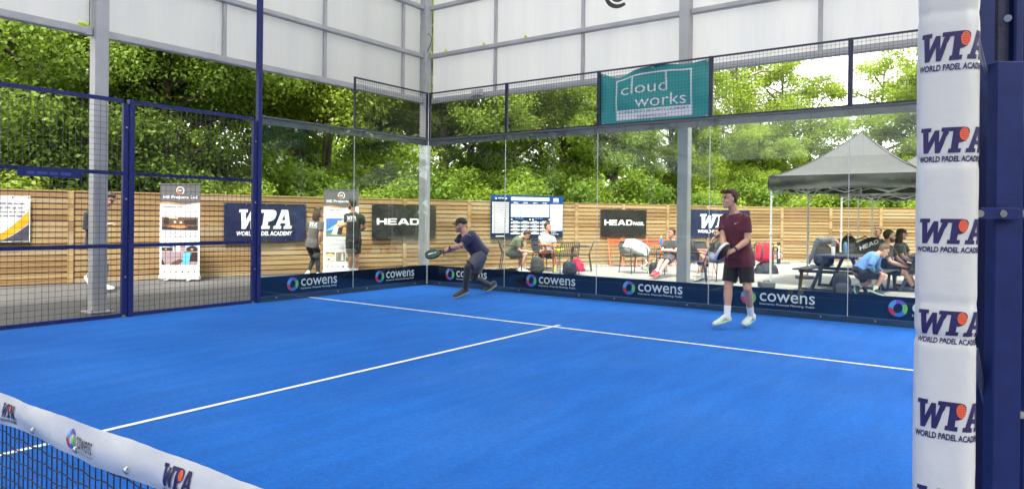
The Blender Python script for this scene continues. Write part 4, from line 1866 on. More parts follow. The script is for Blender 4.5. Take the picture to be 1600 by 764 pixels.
def beyond(px, back):
    """ground point behind the fence under picture column px"""
    h = fence_hit(max(-60, min(1500, px)), 0)
    r = ray(px, 341)
    d = V((r.x, r.y)).normalized()
    if px < -60 or px > 1500:
        h = V((CAM.x, CAM.y)) + d * 24
    p = h + d * back
    return V((p.x, p.y, -.03))


rdm = random.Random(5)
TREES = [
    (-330, 3, 1, 1.0, 'dense tree beyond the fence, outside left'), (-190, 5, 0, 1.0, 'dark tree far left behind the mesh'), (-70, 3.4, 1, 1.0, 'broad tree at the left edge above the white banner'),
    (60, 3.6, 0, 1.0, 'dark trunked tree left of the left steel column'), (165, 5.5, 1, 1.05, 'tall tree behind the left steel column'), (255, 3.2, 0, .95, 'dark tree above the left rollup banner'),
    (335, 6, 2, 1.0, 'yellow green tree left of the tall navy post'), (425, 7.5, 3, 1.05, 'thin leaved tree just right of the tall navy post'), (505, 4.5, 2, .95, 'yellow green tree above the woman and her banner'),
    (585, 7.5, 1, .9, 'tree above the black banner with white letters'), (690, 5, 4, .85, 'slim tree right behind the corner column'), (735, 9, 2, .95, 'pale tree seen over the crouching player'),
    (800, 5, 1, .78, 'tree behind the score board'), (880, 6.5, 2, .88, 'bright tree left below the teal banner'), (960, 4.5, 4, .74, 'tree above the small black banner'),
    (1045, 7, 1, .70, 'tree behind the right steel column'), (1120, 5.5, 2, .58, 'low bright tree above the player in maroon'), (1150, 8.0, 3, 1.12, 'feathery tree rising just right of the teal banner'), (1222, 9.5, 3, 1.05, 'thin tree between the rounded tree and the gazebo'), (1195, 7.0, 2, .52, 'rounded bright tree left of the grey gazebo'),
    (1265, 11, 3, .92, 'bare branched tree against the sky left of the gazebo peak'), (1375, 9, 3, 1.0, 'sparse tree with pale sky behind the gazebo peak'), (1450, 6, 2, .72, 'bright tree right of the gazebo peak'),
    (1540, 8, 4, .8, 'tree hidden behind the padded post'), (1650, 8, 1, .9, 'tree beyond the right edge')]
for px, back, k, sc, lb in TREES:
    plant(T, k, beyond(px, back), rdm.uniform(0, 6.28), (sc * rdm.uniform(.95, 1.05), sc * rdm.uniform(.95, 1.05), sc), lb)
SHR = []
x = -120
i = 0
names = ['at the left edge behind the white banner', 'left of the left column', 'behind the walking person', 'between column and rollup banner', 'above the left rollup banner', 'above the left club banner', 'behind the tall navy post', 'above the head of the woman in grey',
         'above the man in black', 'above the black banner', 'behind the corner column', 'above the crouching player', 'left of the score board', 'above the score board', 'right of the score board', 'left of the small black banner', 'above the small black banner',
         'left of the right column', 'behind the right column', 'above the right club banner', 'behind the head of the player in maroon', 'left of the gazebo', 'behind the gazebo legs', 'under the gazebo roof', 'behind the bearded man', 'behind the padded post', 'right of the padded post', 'far right']
while x < 1540 and i < len(names):
    plant(S_, i % 3, beyond(x, rdm.uniform(2.5, 3.1) + (1.6 if x > 1380 else 0)), rdm.uniform(0, 6.28), rdm.uniform(.95, 1.2), ('bushy shrub over the fence top ' + names[i]), None)
    i += 1
    x += 62 if x < 760 else 58
# the wood further back reads as one mass
cl = []
rg = np.random.default_rng(77)
for k in range(230):
    px = rg.uniform(-420, 1720)
    p = beyond(px, rg.uniform(13, 24))
    top = 9.5 if px < 620 else (7.5 if px < 1000 else (5.2 if px < 1230 else 3.4))
    z = rg.uniform(.6, top)
    r_ = rg.uniform(1.3, 2.3)
    cl.append(((p.x, p.y, z), (r_, r_, r_ * .8), r_ ** 2))
cl2 = []
for k in range(700):        # unseen wood added round the court, dense to keep sky out of the glass
    a = rg.uniform(-2.75, 1.12)
    R_ = rg.uniform(30, 56)
    z = rg.uniform(.6, 11) if k % 4 else rg.uniform(.5, 3)
    r_ = rg.uniform(2.2, 3.4)
    cl2.append(((5 + R_ * math.cos(a), -14 + R_ * .9 * math.sin(a), z), (r_, r_, r_ * .8), r_ ** 2))
wood = link('woodland', leaves_mesh('woodland', cl, 80000, .36, ml_mid, 99))
screen_wood = link('woodland', leaves_mesh('woodland', cl2, 260000, .8, ml_dark, 98))
tag(screen_wood, 'unseen woodland belt added behind the camera, keeping sky out of the glass reflections', 'woodland', kind='stuff')
tag(wood, 'mass of green woodland filling the gaps far behind the fence', 'woodland', kind='stuff')

# ================================================================== FURNITURE AND BAGS
def fac(r, f):
    """turn that points a thing's front (local +Y) along r*right + f*away"""
    d = RH * r + FH * f
    return math.atan2(d.y, d.x) - math.pi / 2


m_chair = mat('green_grey_chair_metal', (.035, .045, .042), .45, .1, 20)
m_chairb = mat('blue_black_chair_metal', (.014, .020, .034), .45, .1, 20)
m_orangem = mat('orange_chair_metal', srgb(206, 92, 48), .45, .08, 20)
m_char = mat('charcoal_timber', (.040, .042, .046), .6, .25, 8, .3, 40)
m_bagb = mat('black_bag_cloth', (.014, .015, .017), .75, .25, 12, .3, 90)
m_bagg = mat('dark_grey_bag_cloth', (.060, .063, .070), .75, .2, 12, .3, 90)
m_bagn = mat('navy_bag_cloth', (.018, .026, .060), .75, .2, 12, .3, 90)
m_bagr = mat('red_bag_cloth', srgb(196, 24, 44), .7, .12, 10, .3, 90)
m_bagw = mat('white_bag_cloth', (.72, .74, .74), .6, .05, 8, .3, 60)
m_pink = mat('crimson_jacket_cloth', srgb(176, 36, 74), .8, .15, 10, .4, 50)


def armchair(label, m_, slats=True):
    t = thing('armchair', label, 'chair', (0, 0, 0), 0, 'metal armchairs on the patio')
    for sx in (-1, 1):
        b = MB()
        b.tube([(sx * .255, .255, 0), (sx * .265, .235, .45), (sx * .27, .225, .62)], .0125, 8)
        b.build('leg', m_, t)
        b = MB()
        b.tube([(sx * .25, -.30, 0), (sx * .245, -.235, .45)], .0125, 8)
        b.build('leg', m_, t)
        b = MB()
        b.tube([(sx * .27, .225, .622), (sx * .272, .20, .655), (sx * .272, .12, .665), (sx * .270, -.20, .66), (sx * .255, -.265, .655)], .014, 8)
        b.box((sx * .272 - .022, -.18, .668), (sx * .272 + .022, .17, .682), bev=.005)
        b.build('armrest', m_, t)
    b = MB()
    b.box((-.25, -.235, .43), (.25, -.215, .455))
    b.box((-.25, .215, .43), (.25, .24, .455))
    for s in (-1, 1):
        b.box((s * .24 - .012, -.214, .432), (s * .24 + .012, .214, .453))
    for k in range(8):
        x = -.197 + k * .0563
        b.box((x - .021, -.225, .456), (x + .021, .235, .466), bev=.003)
    b.build('seat', m_, t)
    b = MB()
    lean = lambda z: -.235 - .13 * (z - .45) / .37
    pts = [(-.25, lean(.45), .45), (-.245, lean(.72), .72), (-.225, lean(.785), .785), (-.19, lean(.81), .81), (.19, lean(.81), .81), (.225, lean(.785), .785), (.245, lean(.72), .72), (.25, lean(.45), .45)]
    b.tube(pts, .0125, 8)
    if slats:
        for k in range(9):
            x = -.20 + k * .05
            b.bar((x, lean(.47), .47), (x, lean(.80), .80), .016, .007, up=(0, 1, 0))
        b.bar((-.245, lean(.50), .50), (.245, lean(.50), .50), .014, .014)
    else:
        b.grid(lambda u, v: V((-.235 + .47 * u, lean(.48 + .32 * v) - .02 * math.sin(math.pi * u), .48 + .32 * v)), 10, 8)
        b.grid(lambda u, v: V((-.235 + .47 * u, lean(.48 + .32 * v) - .02 * math.sin(math.pi * u) - .008, .48 + .32 * v)), 10, 8, flip=True)
    b.build('backrest', m_, t)
    return t


CH = {}


def put_chair(kind, px, D, rz, label, sc=1.0):
    if kind not in CH:
        CH[kind] = armchair(label, {'g': m_chair, 'b': m_chairb, 's': m_chair, 'd': m_chairb}[kind], kind in 'gb')
        r = CH[kind]
        r.location, r.rotation_euler.z = gp(px, D), rz
    else:
        r = dup(CH[kind], gp(px, D), rz, label)
    return r


put_chair('s', 798.5, 18.6, fac(1, .1), 'armchair under the man in the olive shirt')
put_chair('d', 852, 19.1, fac(.75, -.65), 'dark armchair under the man in the grey shirt')
put_chair('g', 884, 17.55, fac(-.25, 1), 'slat back armchair seen from behind beside the orange table')
put_chair('g', 906.5, 18.4, fac(-1, .15), 'armchair side on, facing left, nearest the slatted one')
put_chair('s', 990, 17.9, fac(.45, -.9), 'armchair with the white bag lying on it')
put_chair('g', 1022, 18.9, fac(.1, -1), 'slat back armchair behind the white bag, facing the court')
put_chair('b', 1047, 17.1, fac(-.55, -.85), 'armchair under the man in red shoes')
put_chair('b', 1083, 15.7, fac(-.9, .3), 'blue black armchair right of the steel column with a jacket on it')
put_chair('d', 1099, 18.3, fac(.2, -1), 'black armchair standing back by the navy club banner')
put_chair('b', 1126, 15.9, fac(-.95, -.2), 'blue black armchair under the man touching his face')
put_chair('g', 1192, 18.7, fac(.3, 1), 'armchair hung with the red rucksack')


def folding_chair(label):
    t = thing('folding_chair', label, 'folding chair', (0, 0, 0), 0, 'orange folding chairs along the fence')
    for s in (-1, 1):
        b = MB()
        b.bar((s * .20, .22, 0), (s * .20, -.22, .82), .012, .024, up=(0, 1, 0))
        b.build('leg', m_orangem, t)
        b = MB()
        b.bar((s * .175, -.25, 0), (s * .175, .20, .44), .012, .024, up=(0, 1, 0))
        b.build('leg', m_orangem, t)
    b = MB()
    for k in range(6):
        y = -.17 + k * .068
        b.box((-.19, y, .44), (.19, y + .052, .452), bev=.002)
    b.build('seat', m_orangem, t)
    b = MB()
    for z in (.66, .755):
        y = .22 - .44 * z / .82 + .016
        b.box((-.205, y - .006, z - .036), (.205, y + .006, z + .036), bev=.003)
    b.build('backrest', m_orangem, t)
    b = MB()
    b.bar((-.17, .215, .06), (.17, .215, .06), .012)
    b.bar((-.17, -.235, .03), (.17, -.235, .03), .012)
    b.build('stretcher', m_orangem, t)
    return t


fc = None
for px, D, a, lb in ((962, 20.4, .05, 'leftmost orange folding chair, wholly in view'), (982.5, 20.3, -.05, 'orange folding chair just behind the white bag, left side'), (1003, 20.4, .05, 'orange folding chair hidden behind the white bag, right side'),
                     (1022, 20.5, .0, 'orange folding chair right of the white bag'), (1043, 20.6, .08, 'orange folding chair behind the man in red shoes')):
    if fc is None:
        fc = folding_chair(lb)
        r = fc
        r.location, r.rotation_euler.z = gp(px, D), fac(a, -1)
    else:
        r = dup(fc, gp(px, D), fac(a, -1), lb)


def bistro_table(label, px, D, rz, h=.71, r_=.30, mtop=None):
    t = thing('bistro_table', label, 'table', gp(px, D), rz, 'small folding tables')
    b = MB()
    b.tube([(0, 0, h - .02), (0, 0, h - .004), (0, 0, h)], [r_ * .98, r_, r_ * .98], 28)
    b.build('tabletop', mtop or m_orangem, t)
    for s in (-1, 1):
        for q in (-1, 1):
            b = MB()
            b.bar((s * .19, q * .24, 0), (s * .15, -q * .22, h - .022), .012, .022, up=(0, 1, 0))
            b.build('leg', m_orangem, t)
    return t


bistro_table('orange bistro table between the man in grey and the slatted armchair', 857.5, 18.2, fac(.4, 1))
bistro_table('orange bistro table carrying the blue bottle', 1032, 18.3, fac(.2, 1))
bistro_table('small table with thin red brown legs before the man touching his face', 1104, 16.8, fac(.6, 1), .68, .30)


def bottle(label, p, prof, m_, cap_m, cap_h, r_=None):
    t = thing('bottle', label, 'bottle', p)
    b = MB()
    b.tube([(0, 0, z) for z, r in prof], [r for z, r in prof], 14)
    b.build('body', m_, t)
    b = MB()
    z0 = prof[-1][0]
    b.tube([(0, 0, z0 + .0005), (0, 0, z0 + cap_h)], [prof[-1][1] * 1.15, prof[-1][1] * 1.0], 12)
    b.build('cap', cap_m, t)
    return t


PB = [(0, .030), (.012, .034), (.10, .033), (.14, .034), (.17, .022), (.19, .014), (.205, .013)]
tz = V((0, 0, .71))
bottle('clear water bottle on the orange table by the man in grey', gp(846.5, 18.1) + tz, PB, mat('clear_bottle_plastic', (.55, .60, .60), .15, .03), m_white, .02)
bottle('blue sports bottle with yellow cap beside the man in red shoes', gp(1032.5, 18.2) + tz, [(0, .034), (.01, .038), (.09, .036), (.12, .038), (.19, .037), (.215, .024)], mat('blue_bottle_plastic', srgb(40, 130, 215), .3, .05), mat('yellow_cap_plastic', srgb(240, 190, 60), .4, .05), .06)


def rbox(b, w, d, h, z0=0.0, lean=0.0, puff=.25, mi=0, seed=0, M=None, n=28, top=.75):
    """soft rounded bag volume: width x, depth y, height z"""
    rings = []
    for j in range(15):
        v = j / 14
        k = min(1, (max(0.0, math.sin(math.pi * min(1, (v * .86 + .14) if v < .5 else (1 - (v - .5) * 2) * .43 + .07)))) ** .35)
        k = (1 - abs(2 * v - 1) ** 6) ** .5 if 0 < v < 1 else .55
        k *= 1 - (1 - top) * v ** 2
        rg = []
        for i in range(n):
            a = 2 * math.pi * i / n
            c, s = math.cos(a), math.sin(a)
            e = .5
            p = V((math.copysign(abs(c) ** e, c) * w / 2 * k, math.copysign(abs(s) ** e, s) * d / 2 * k + lean * v, z0 + h * v))
            p += V((c, s, 0)) * (puff * .06 * noise.noise(V((p.x * 7, p.y * 7 + seed, p.z * 7))))
            rg.append(M @ p if M is not None else p)
        rings.append(rg)
    return b.loft(rings, mi)


def backpack(label, p, rz, m_, w=.32, d=.20, h=.48, m2=None, text=None, group=None, lean=-.04, name='backpack', tilt=None):
    t = thing(name, label, 'backpack', p, rz, group)
    if tilt:
        t.rotation_euler = (tilt[0], tilt[1], rz)
    b = MB()
    rbox(b, w, d, h, 0, lean, .3, seed=w * 9)
    b.build('body', m_, t)
    b = MB()
    rbox(b, w * .78, .09, h * .48, .04, 0, .2, M=Matrix.Translation((0, d / 2 - .005, 0)))
    b.build('pocket', m2 or m_, t)
    for s in (-1, 1):
        b = MB()
        b.tube([(s * w * .22, -d / 2 + lean, h * .9), (s * w * .26, -d / 2 - .07, h * .75), (s * w * .28, -d / 2 - .08, h * .4), (s * w * .3, -d / 2 + .01, h * .1)], .024, 8, flat=.35, ref=(1, 0, 0))
        b.build('strap', m2 or m_, t)
    b = MB()
    b.tube([(-.05, lean, h * .97), (-.03, lean, h + .04), (.03, lean, h + .04), (.05, lean, h * .97)], .010, 6)
    b.build('handle', m2 or m_, t)
    if text:
        b = MB()
        put_text(b, text, -w * .3, h * .2, w * .6, .045, lambda x, y: V((-x, d / 2 + .052, y)), 0, bold=.02)
        b.build('lettering', m_textg, t)
    return t


CAMF = fac(0, -1)
backpack('dark grey backpack on the ground under the orange table', gp(839, 17.4), CAMF, m_bagg, .36, .2, .42, None)
backpack('navy backpack on the ground behind the slatted armchair', gp(890, 17.1), fac(.2, -1), m_bagn, .36, .22, .34, m_bagb)


def cloth_heap(name, label, cat, p, rz, w, d, h, m_, seed):
    b = MB()
    rg = []
    for j in range(13):
        v = j / 12
        ring = []
        for i in range(36):
            a = 2 * math.pi * i / 36
            k = math.sqrt(max(0.0, 1 - v ** 1.6)) + .02
            q = V((math.cos(a) * w / 2 * k, math.sin(a) * d / 2 * k, h * v))
            q += V((math.cos(a), math.sin(a), .5)) * (.035 * noise.noise(V((q.x * 12, q.y * 12, q.z * 10 + seed))) + .02 * math.sin(a * 7 + v * 5 + seed) * (1 - v))
            ring.append(q)
        rg.append(ring)
    b.loft(rg)
    o = b.build(name, m_)
    o.location = p
    o.rotation_euler.z = rz
    return tag(o, label, cat)


cloth_heap('folded_jacket', 'crimson jacket slumped over the navy backpack', 'jacket', gp(901, 17.3) + V((0, 0, .08)), CAMF, .38, .30, .34, m_pink, 1)
# big white racket bag lying across an armchair
r = thing('racket_bag', 'large white racket bag lying on an armchair', 'racket bag', gp(990, 17.85) + V((0, 0, .47)), fac(.35, -1))
r.rotation_euler = (0, math.radians(-24), r.rotation_euler.z)
b = MB()
rbox(b, .70, .34, .36, 0.02, 0, .6, seed=4, top=.9)
b.build('body', m_bagw, r)
b = MB()
rbox(b, .42, .06, .22, .08, 0, .3, M=Matrix.Translation((.06, .175, 0)))
b.build('pocket', m_bagw, r)
b = MB()
b.tube([(-.28, .1, .05), (-.34, .18, -.06), (-.30, .2, -.16), (-.20, .18, -.2)], .018, 8, flat=.35)
b.build('strap', m_bagw, r)
b = MB()
b.tube([(-.05, .06, .38), (-.03, .06, .42), (.08, .06, .42), (.1, .06, .38)], .010, 6)
b.build('handle', mat('grey_webbing', (.22, .23, .24), .7), r)
for x in (-.18, .0):
    b = MB()
    b.box((x, .171, .27), (x + .06, .186, .285))
    b.build('zip_tab', m_bagb, r)
backpack('green and black sports bag on the ground behind the red shoes', gp(1024, 17.0), fac(.6, -1), m_bagb, .30, .22, .34, mat('pale_green_trim', srgb(150, 205, 150), .6))
cloth_heap('jacket', 'black jacket hanging over the armchair right of the steel column', 'jacket', gp(1079, 15.8) + V((0, 0, .46)), CAMF, .34, .30, .50, m_bagb, 5)
r = backpack('red rucksack with grey straps hung on a chair behind the player in maroon', gp(1193, 18.3) + V((0, 0, .30)), fac(-.1, 1), m_bagr, .50, .26, .52, m_bagg)
cloth_heap('sports_bag', 'black soft bag on the ground below the red rucksack', 'bag', gp(1197, 18.3), CAMF, .66, .42, .32, m_bagb, 9)
# folded portable net stand by the fence
p = gp(1216.5, 22.2)
r = thing('net_stand', 'black portable net post with white lettering by the fence', 'net stand', p, CAMF)
b = MB()
b.box((-.055, -.03, .0), (.055, .03, .70), bev=.01)
b.build('post', m_bagb, r)
b = MB()
put_text(b, 'HEAD', 0, 0, .42, .07, lambda x, y: V((.035 - y, .0325, .18 + x)), 0, bold=.04)
b.build('lettering', m_white, r)
for x in (-.42, .42):
    b = MB()
    b.bar((x * .14, 0, .02), (x, .05 if x > 0 else -.12, .015), .022)
    b.build('foot', m_blackm, r)
b = MB()
b.tube([(.02, .06, .52), (.10, .06, .60), (.52, .05, .50)], .022, 8)
b.build('arm', mat('yellow_tube', srgb(232, 208, 70), .5, .05), r)


# ---- picnic tables
def latd(lat, D, z=0.0):
    """point given by metres right of the picture axis and depth"""
    return gp(796.5 + lat * FPX / D, D, z)


def picnic_table(label, p, rz):
    t = thing('picnic_table', label, 'picnic table', p, rz, 'charcoal picnic tables')
    b = MB()
    for k in range(5):
        y = -.36 + k * .146
        b.box((-.95, y, .715), (.95, y + .136, .745), bev=.004)
    b.box((-.62, -.33, .67), (-.56, .33, .714))
    b.box((.56, -.33, .67), (.62, .33, .714))
    b.build('tabletop', m_char, t)
    for s in (-1, 1):
        b = MB()
        for k in range(2):
            y = s * .66 - .14 + k * .142
            b.box((-.95, y, .425), (.95, y + .136, .455), bev=.004)
        b.build('bench', m_char, t)
        for x in (-.66, .66):
            b = MB()
            b.bar((x, s * .24, .70), (x, s * .52, .0), .055, .085, up=(1, 0, 0), bev=.004)
            b.build('leg', m_char, t)
            b = MB()
            b.bar((x, s * .70, .425), (x, s * .74, .0), .05, .075, up=(1, 0, 0), bev=.004)
            b.build('leg', m_char, t)
    for x in (-.60, .60):
        b = MB()
        b.box((x - .02, -.78, .36), (x + .02, .78, .423), bev=.004)
        b.build('crossbar', m_char, t)
        b = MB()
        b.box((x - .02, -.76, .0), (x + .02, .76, .05), bev=.004)
        b.build('foot_bar', m_char, t)
    return t


PA = (.65, .76)
_ax = (RH * PA[0] + FH * PA[1]).normalized()
_cr = V((_ax.y, -_ax.x, 0))
PT1 = latd(5.81, 13.75) + _ax * .95 + _cr * .66
RZ1 = math.atan2(_ax.y, _ax.x)
picnic_table('charcoal picnic table with bags on it, bench end towards the court', PT1, RZ1)
PT2 = gp(1403, 14.6)
_tb = [o for o in bpy.data.objects if o.name.startswith('picnic_table')][0]
dup(_tb, PT2 + _cr * .62, RZ1 + .1, 'charcoal picnic table that the bearded man sits at')


def on_table(px, D):
    return gp(px, D, .747)


b = MB()
b.tube([(0, 0, 0), (0, 0, .008), (0, 0, .15), (0, 0, .165), (0, 0, .168)], [.030, .034, .034, .028, .026], 16)
o = b.build('drink_can', mat('white_can', (.72, .73, .74), .3, .04))
o.location = on_table(1301.5, 13.35)
b = MB()
b.tube([(0, 0, .1685), (0, 0, .170)], [.022, .022], 10)
b.build('can_lid', m_steel, o)
tag(o, 'tall white drink can at the near end of the picnic table', 'drink can')
backpack('black backpack on the bench of the picnic table', gp(1287, 14.5, .457), fac(-.5, -1), m_bagb, .40, .24, .44, None)
backpack('black backpack on the ground below the picnic table', gp(1315.5, 13.0), fac(-.4, -1), m_bagb, .34, .22, .44, m_bagg)
backpack('small dark rucksack with side bottles standing on the picnic table', on_table(1327, 14.3), fac(-.2, -1), m_bagb, .30, .2, .36, m_bagg)
bottle('blue bottle with amber label on the picnic table', on_table(1320.5, 14.0), [(0, .036), (.01, .04), (.14, .04), (.2, .036), (.24, .018)], mat('steel_blue_bottle', srgb(66, 110, 150), .3), m_blackm, .03)
bottle('red topped flask on the far end of the picnic table', on_table(1308.5, 14.6), [(0, .03), (.01, .036), (.12, .036), (.14, .03)], m_blackm, mat('red_lid', srgb(210, 40, 40), .4), .05)
# long racket bag
r = thing('racket_bag', 'long black racket bag with white block letters behind the man in blue', 'racket bag', on_table(1350, 14.3), fac(1, .35) + math.pi / 2)
r.rotation_euler = (0, math.radians(-17), r.rotation_euler.z)
b = MB()
rings = []
for j in range(19):
    v = j / 18
    k = (1 - abs(2 * v - 1) ** 5) ** .5 * (.75 + .3 * v) if 0 < v < 1 else .25
    rings.append([V((-.46 + .92 * v, .13 * k * math.copysign(abs(math.cos(a)) ** .6, math.cos(a)), .13 + .14 * k * math.copysign(abs(math.sin(a)) ** .6, math.sin(a)))) for a in [2 * math.pi * i / 24 for i in range(24)]])
b.loft(rings)
b.build('body', m_bagb, r)
b = MB()
glyphs(b, 'HEaD', -.22, .14, .52, .085, lambda x, y: V((x, -.139, y)), 0, 0, .1)
b.build('lettering', m_white, r)
b = MB()
b.tube([(-.2, 0, .26), (-.12, 0, .33), (.12, 0, .33), (.2, 0, .27)], .014, 6, flat=.5)
b.build('handle', m_bagg, r)


# ---- gazebos
def gazebo(label, A, dB, dC, wB, wC, zt, mids=()):
    """A near-left corner; dB, dC unit directions of the two sides"""
    t = thing('gazebo', label, 'gazebo', A, 0, 'grey pop-up gazebos')
    m_cv = mat('grey_gazebo_canvas', (.055, .057, .060), .7, .06, 4, .15, 50)
    m_cd = mat('dark_gazebo_valance', (.030, .032, .034), .7, .1, 4, .2, 40)
    m_al = mat('gazebo_aluminium', (.50, .52, .52), .4, .05, 10)
    zE, hap, val = 2.36, zt, .29
    cs = [A, A + dB * wB, A + dB * wB + dC * wC, A + dC * wC]
    cen = (cs[0] + cs[2]) / 2
    for c in cs:
        q = c + (cen - c).normalized() * .06
        b = MB()
        b.bar((q.x, q.y, .02), (q.x, q.y, 2.3), .036, .036, up=(dB.x, dB.y, 0))
        b.box((q.x - .05, q.y - .05, .0), (q.x + .05, q.y + .05, .02))
        b.bar((q.x, q.y, 1.10), (q.x, q.y, 1.16), .052, .052, up=(dB.x, dB.y, 0))
        b.build('pole', m_al, t, True)
    for f in mids:
        q = A + dB * wB * f + (cen - A).normalized() * .05
        b = MB()
        b.bar((q.x, q.y, 0), (q.x, q.y, 2.3), .036, .036, up=(dB.x, dB.y, 0))
        b.build('pole', m_al, t, True)
    b = MB()
    b.tube([(cen.x, cen.y, 1.98), (cen.x, cen.y, hap - .05)], .02, 8)
    b.build('centre_pole', m_al, t, True)
    b = MB()
    n, mm = 24, 16
    for k in range(4):
        p, q = cs[k], cs[(k + 1) % 4]

        def S(u, v):
            e = p.lerp(q, u)
            w = e.lerp(cen, v)
            z = zE + (hap - zE) * (v ** 1.42) - .10 * math.sin(math.pi * u) * (1 - v) * math.sin(math.pi * min(1, v * 1.5 + .0)) * .4
            z += .008 * noise.noise(V((w.x * 3, w.y * 3, 1)))
            return V((w.x, w.y, z))
        b.grid(lambda u, v: S(u, v * .995), n, mm)
        b.grid(lambda u, v: S(u, v * .995) - V((0, 0, .004)), n, mm, flip=True)
    b.build('canopy', m_cv, t, True)
    for k in range(4):
        p, q = cs[k], cs[(k + 1) % 4]
        out = (p.lerp(q, .5) - cen)
        out.z = 0
        out.normalize()

        def S2(u, v, o=0.0):
            e = p.lerp(q, u)
            sag = .014 * math.sin(u * math.pi * 5 + k) * (1 - v) + .02 * math.sin(u * 9 + v * 4 + k) * (1 - v)
            fold = .012 * math.sin(v * 9 + 3 * abs(u - .5) * 2)
            w = e + out * (.012 + sag + fold * (1 - v) + o)
            return V((w.x, w.y, zE + .004 - val * (1 - v)))
        b = MB()
        b.grid(lambda u, v: S2(u, v), 40, 8)
        b.grid(lambda u, v: S2(u, v, -.004), 40, 8, flip=True)
        b.build('valance', m_cd, t, True)
        # lattice under the eaves
        b = MB()
        inn = (cen - p).normalized() * .06
        ns = 4
        for i in range(ns):
            a0, a1 = p.lerp(q, i / ns), p.lerp(q, (i + 1) / ns)
            i0 = -out * .05
            for (za, zb_) in ((2.22, 2.0), (2.0, 2.22)):
                b.bar((a0.x + i0.x, a0.y + i0.y, za), (a1.x + i0.x, a1.y + i0.y, zb_), .012, .026)
        b.build('lattice', m_al, t, True)
    for c in cs:
        b = MB()
        q = c + (cen - c).normalized() * .06
        b.bar((q.x, q.y, 2.2), (cen.x, cen.y, hap - .12), .014, .028)
        b.bar((q.x, q.y, 1.9), (q.x * .6 + cen.x * .4, q.y * .6 + cen.y * .4, 2.45), .014, .026)
        b.build('strut', m_al, t, True)
    # raised dark seams along the hips
    b = MB()
    for c in cs:
        b.tube([c.lerp(cen, v) + V((0, 0, zE + (hap - zE) * (v ** 1.42) + .004)) for v in [k / 12 for k in range(13)]], .010, 6)
    b.build('seam', m_cd, t, True)
    return t


GA = gp(1199.5, 14.7)
GA.z = 0
dB = (RH * 1.85 + FH * 2.36).normalized()
dC = (RH * 2.36 - FH * 1.85).normalized()
gazebo('grey pop-up gazebo with a peaked roof standing in front', GA, dB, dC, 3.0, 3.0, 3.36)
G2 = gp(1311, 18.3)
G2.z = 0
gazebo('second grey gazebo standing behind, mostly hidden by the front one', G2, dB, dC, 4.2, 3.0, 3.25, (.5,))
for px, D, w, h, lb in ((1197.5, 14.62, .30, .115, 'grey ballast block at the foot of the left gazebo pole'), (1257, 16.9, .38, .07, 'flat dark ballast plate at the foot of the second gazebo pole')):
    r = thing('gazebo_weight', lb, 'weight', gp(px, D - .16), CAMF, 'weights at the gazebo feet')
    b = MB()
    b.box((-w / 2, -.12, 0), (w / 2, .12, h), bev=.015)
    b.build('block', mat('grey_rubber_weight', (.10, .105, .11), .8, .15, 20), r)
    b = MB()
    b.tube([(-.06, 0, h), (-.05, 0, h + .03), (.05, 0, h + .03), (.06, 0, h)], .010, 6)
    b.build('handle', m_blackm, r)

# ================================================================== PEOPLE
from mathutils.bvhtree import BVHTree


def remesh(mb, vox, sm=2, fold=0.0, fs=9.0, seed=0.0):
    """one closed continuous skin over overlapping volumes"""
    me = mb.mesh('tmp', [])
    me.materials.clear()
    ob = bpy.data.objects.new('tmp', me)
    COL.objects.link(ob)
    md = ob.modifiers.new('r', 'REMESH')
    md.mode = 'VOXEL'
    md.voxel_size = vox
    md.use_smooth_shade = True
    if sm:
        ms = ob.modifiers.new('s', 'SMOOTH')
        ms.factor = .5
        ms.iterations = sm
    dg = bpy.context.evaluated_depsgraph_get()
    dg.update()
    out = bpy.data.meshes.new_from_object(ob.evaluated_get(dg))
    bpy.data.objects.remove(ob)
    bpy.data.meshes.remove(me)
    if fold:
        n = len(out.vertices)
        co = np.empty(n * 3)
        no = np.empty(n * 3)
        out.vertices.foreach_get('co', co)
        out.vertices.foreach_get('normal', no)
        co, no = co.reshape(-1, 3), no.reshape(-1, 3)
        d = np.empty(n)
        for i in range(n):
            x, y, z = co[i]
            d[i] = noise.noise((x * fs, y * fs, z * fs * .45 + seed)) + .5 * noise.noise((x * fs * 2.3 + z * 9, y * fs * 2.3, z * fs * 1.6 + seed))
        co += no * (d * fold)[:, None]
        out.vertices.foreach_set('co', co.ravel())
        out.update()
    return out


SKINS = {k: mat('skin_' + k, c, .5, .06, 9, .08, 120, spec=.4) for k, c in {'fair': (.50, .285, .205), 'tan': (.42, .225, .150), 'rosy': (.53, .285, .22)}.items()}
HAIRM = {k: mat('hair_' + k, c, .6, .35, 40, .6, 160) for k, c in {'brown': (.040, .022, .014), 'dark': (.018, .014, .011), 'auburn': (.060, .022, .016), 'fair': (.16, .10, .05), 'long': (.050, .028, .018), 'sandy': (.10, .055, .028), 'blond': (.30, .20, .09), 'stubble': (.25, .14, .10), 'darkstubble': (.075, .045, .034)}.items()}
m_eye = mat('eye_dark', (.02, .016, .014), .2, .05)


def cloth_m(name, c, var=.10):
    return mat(name, c, .85, var, 6, .25, 140, sheen=.15)


HEADR = [(-.118, .022, .078, .040), (-.104, .043, .092, -.005), (-.075, .056, .094, -.045), (-.04, .064, .090, -.074), (0, .070, .091, -.090), (.03, .074, .092, -.098), (.06, .075, .089, -.099), (.088, .068, .070, -.087), (.108, .049, .046, -.062), (.119, .020, .014, -.032)]


def sample_head(z):
    zs = [r[0] for r in HEADR]
    return [float(np.interp(z, zs, [r[i] for r in HEADR])) for i in (1, 2, 3)]


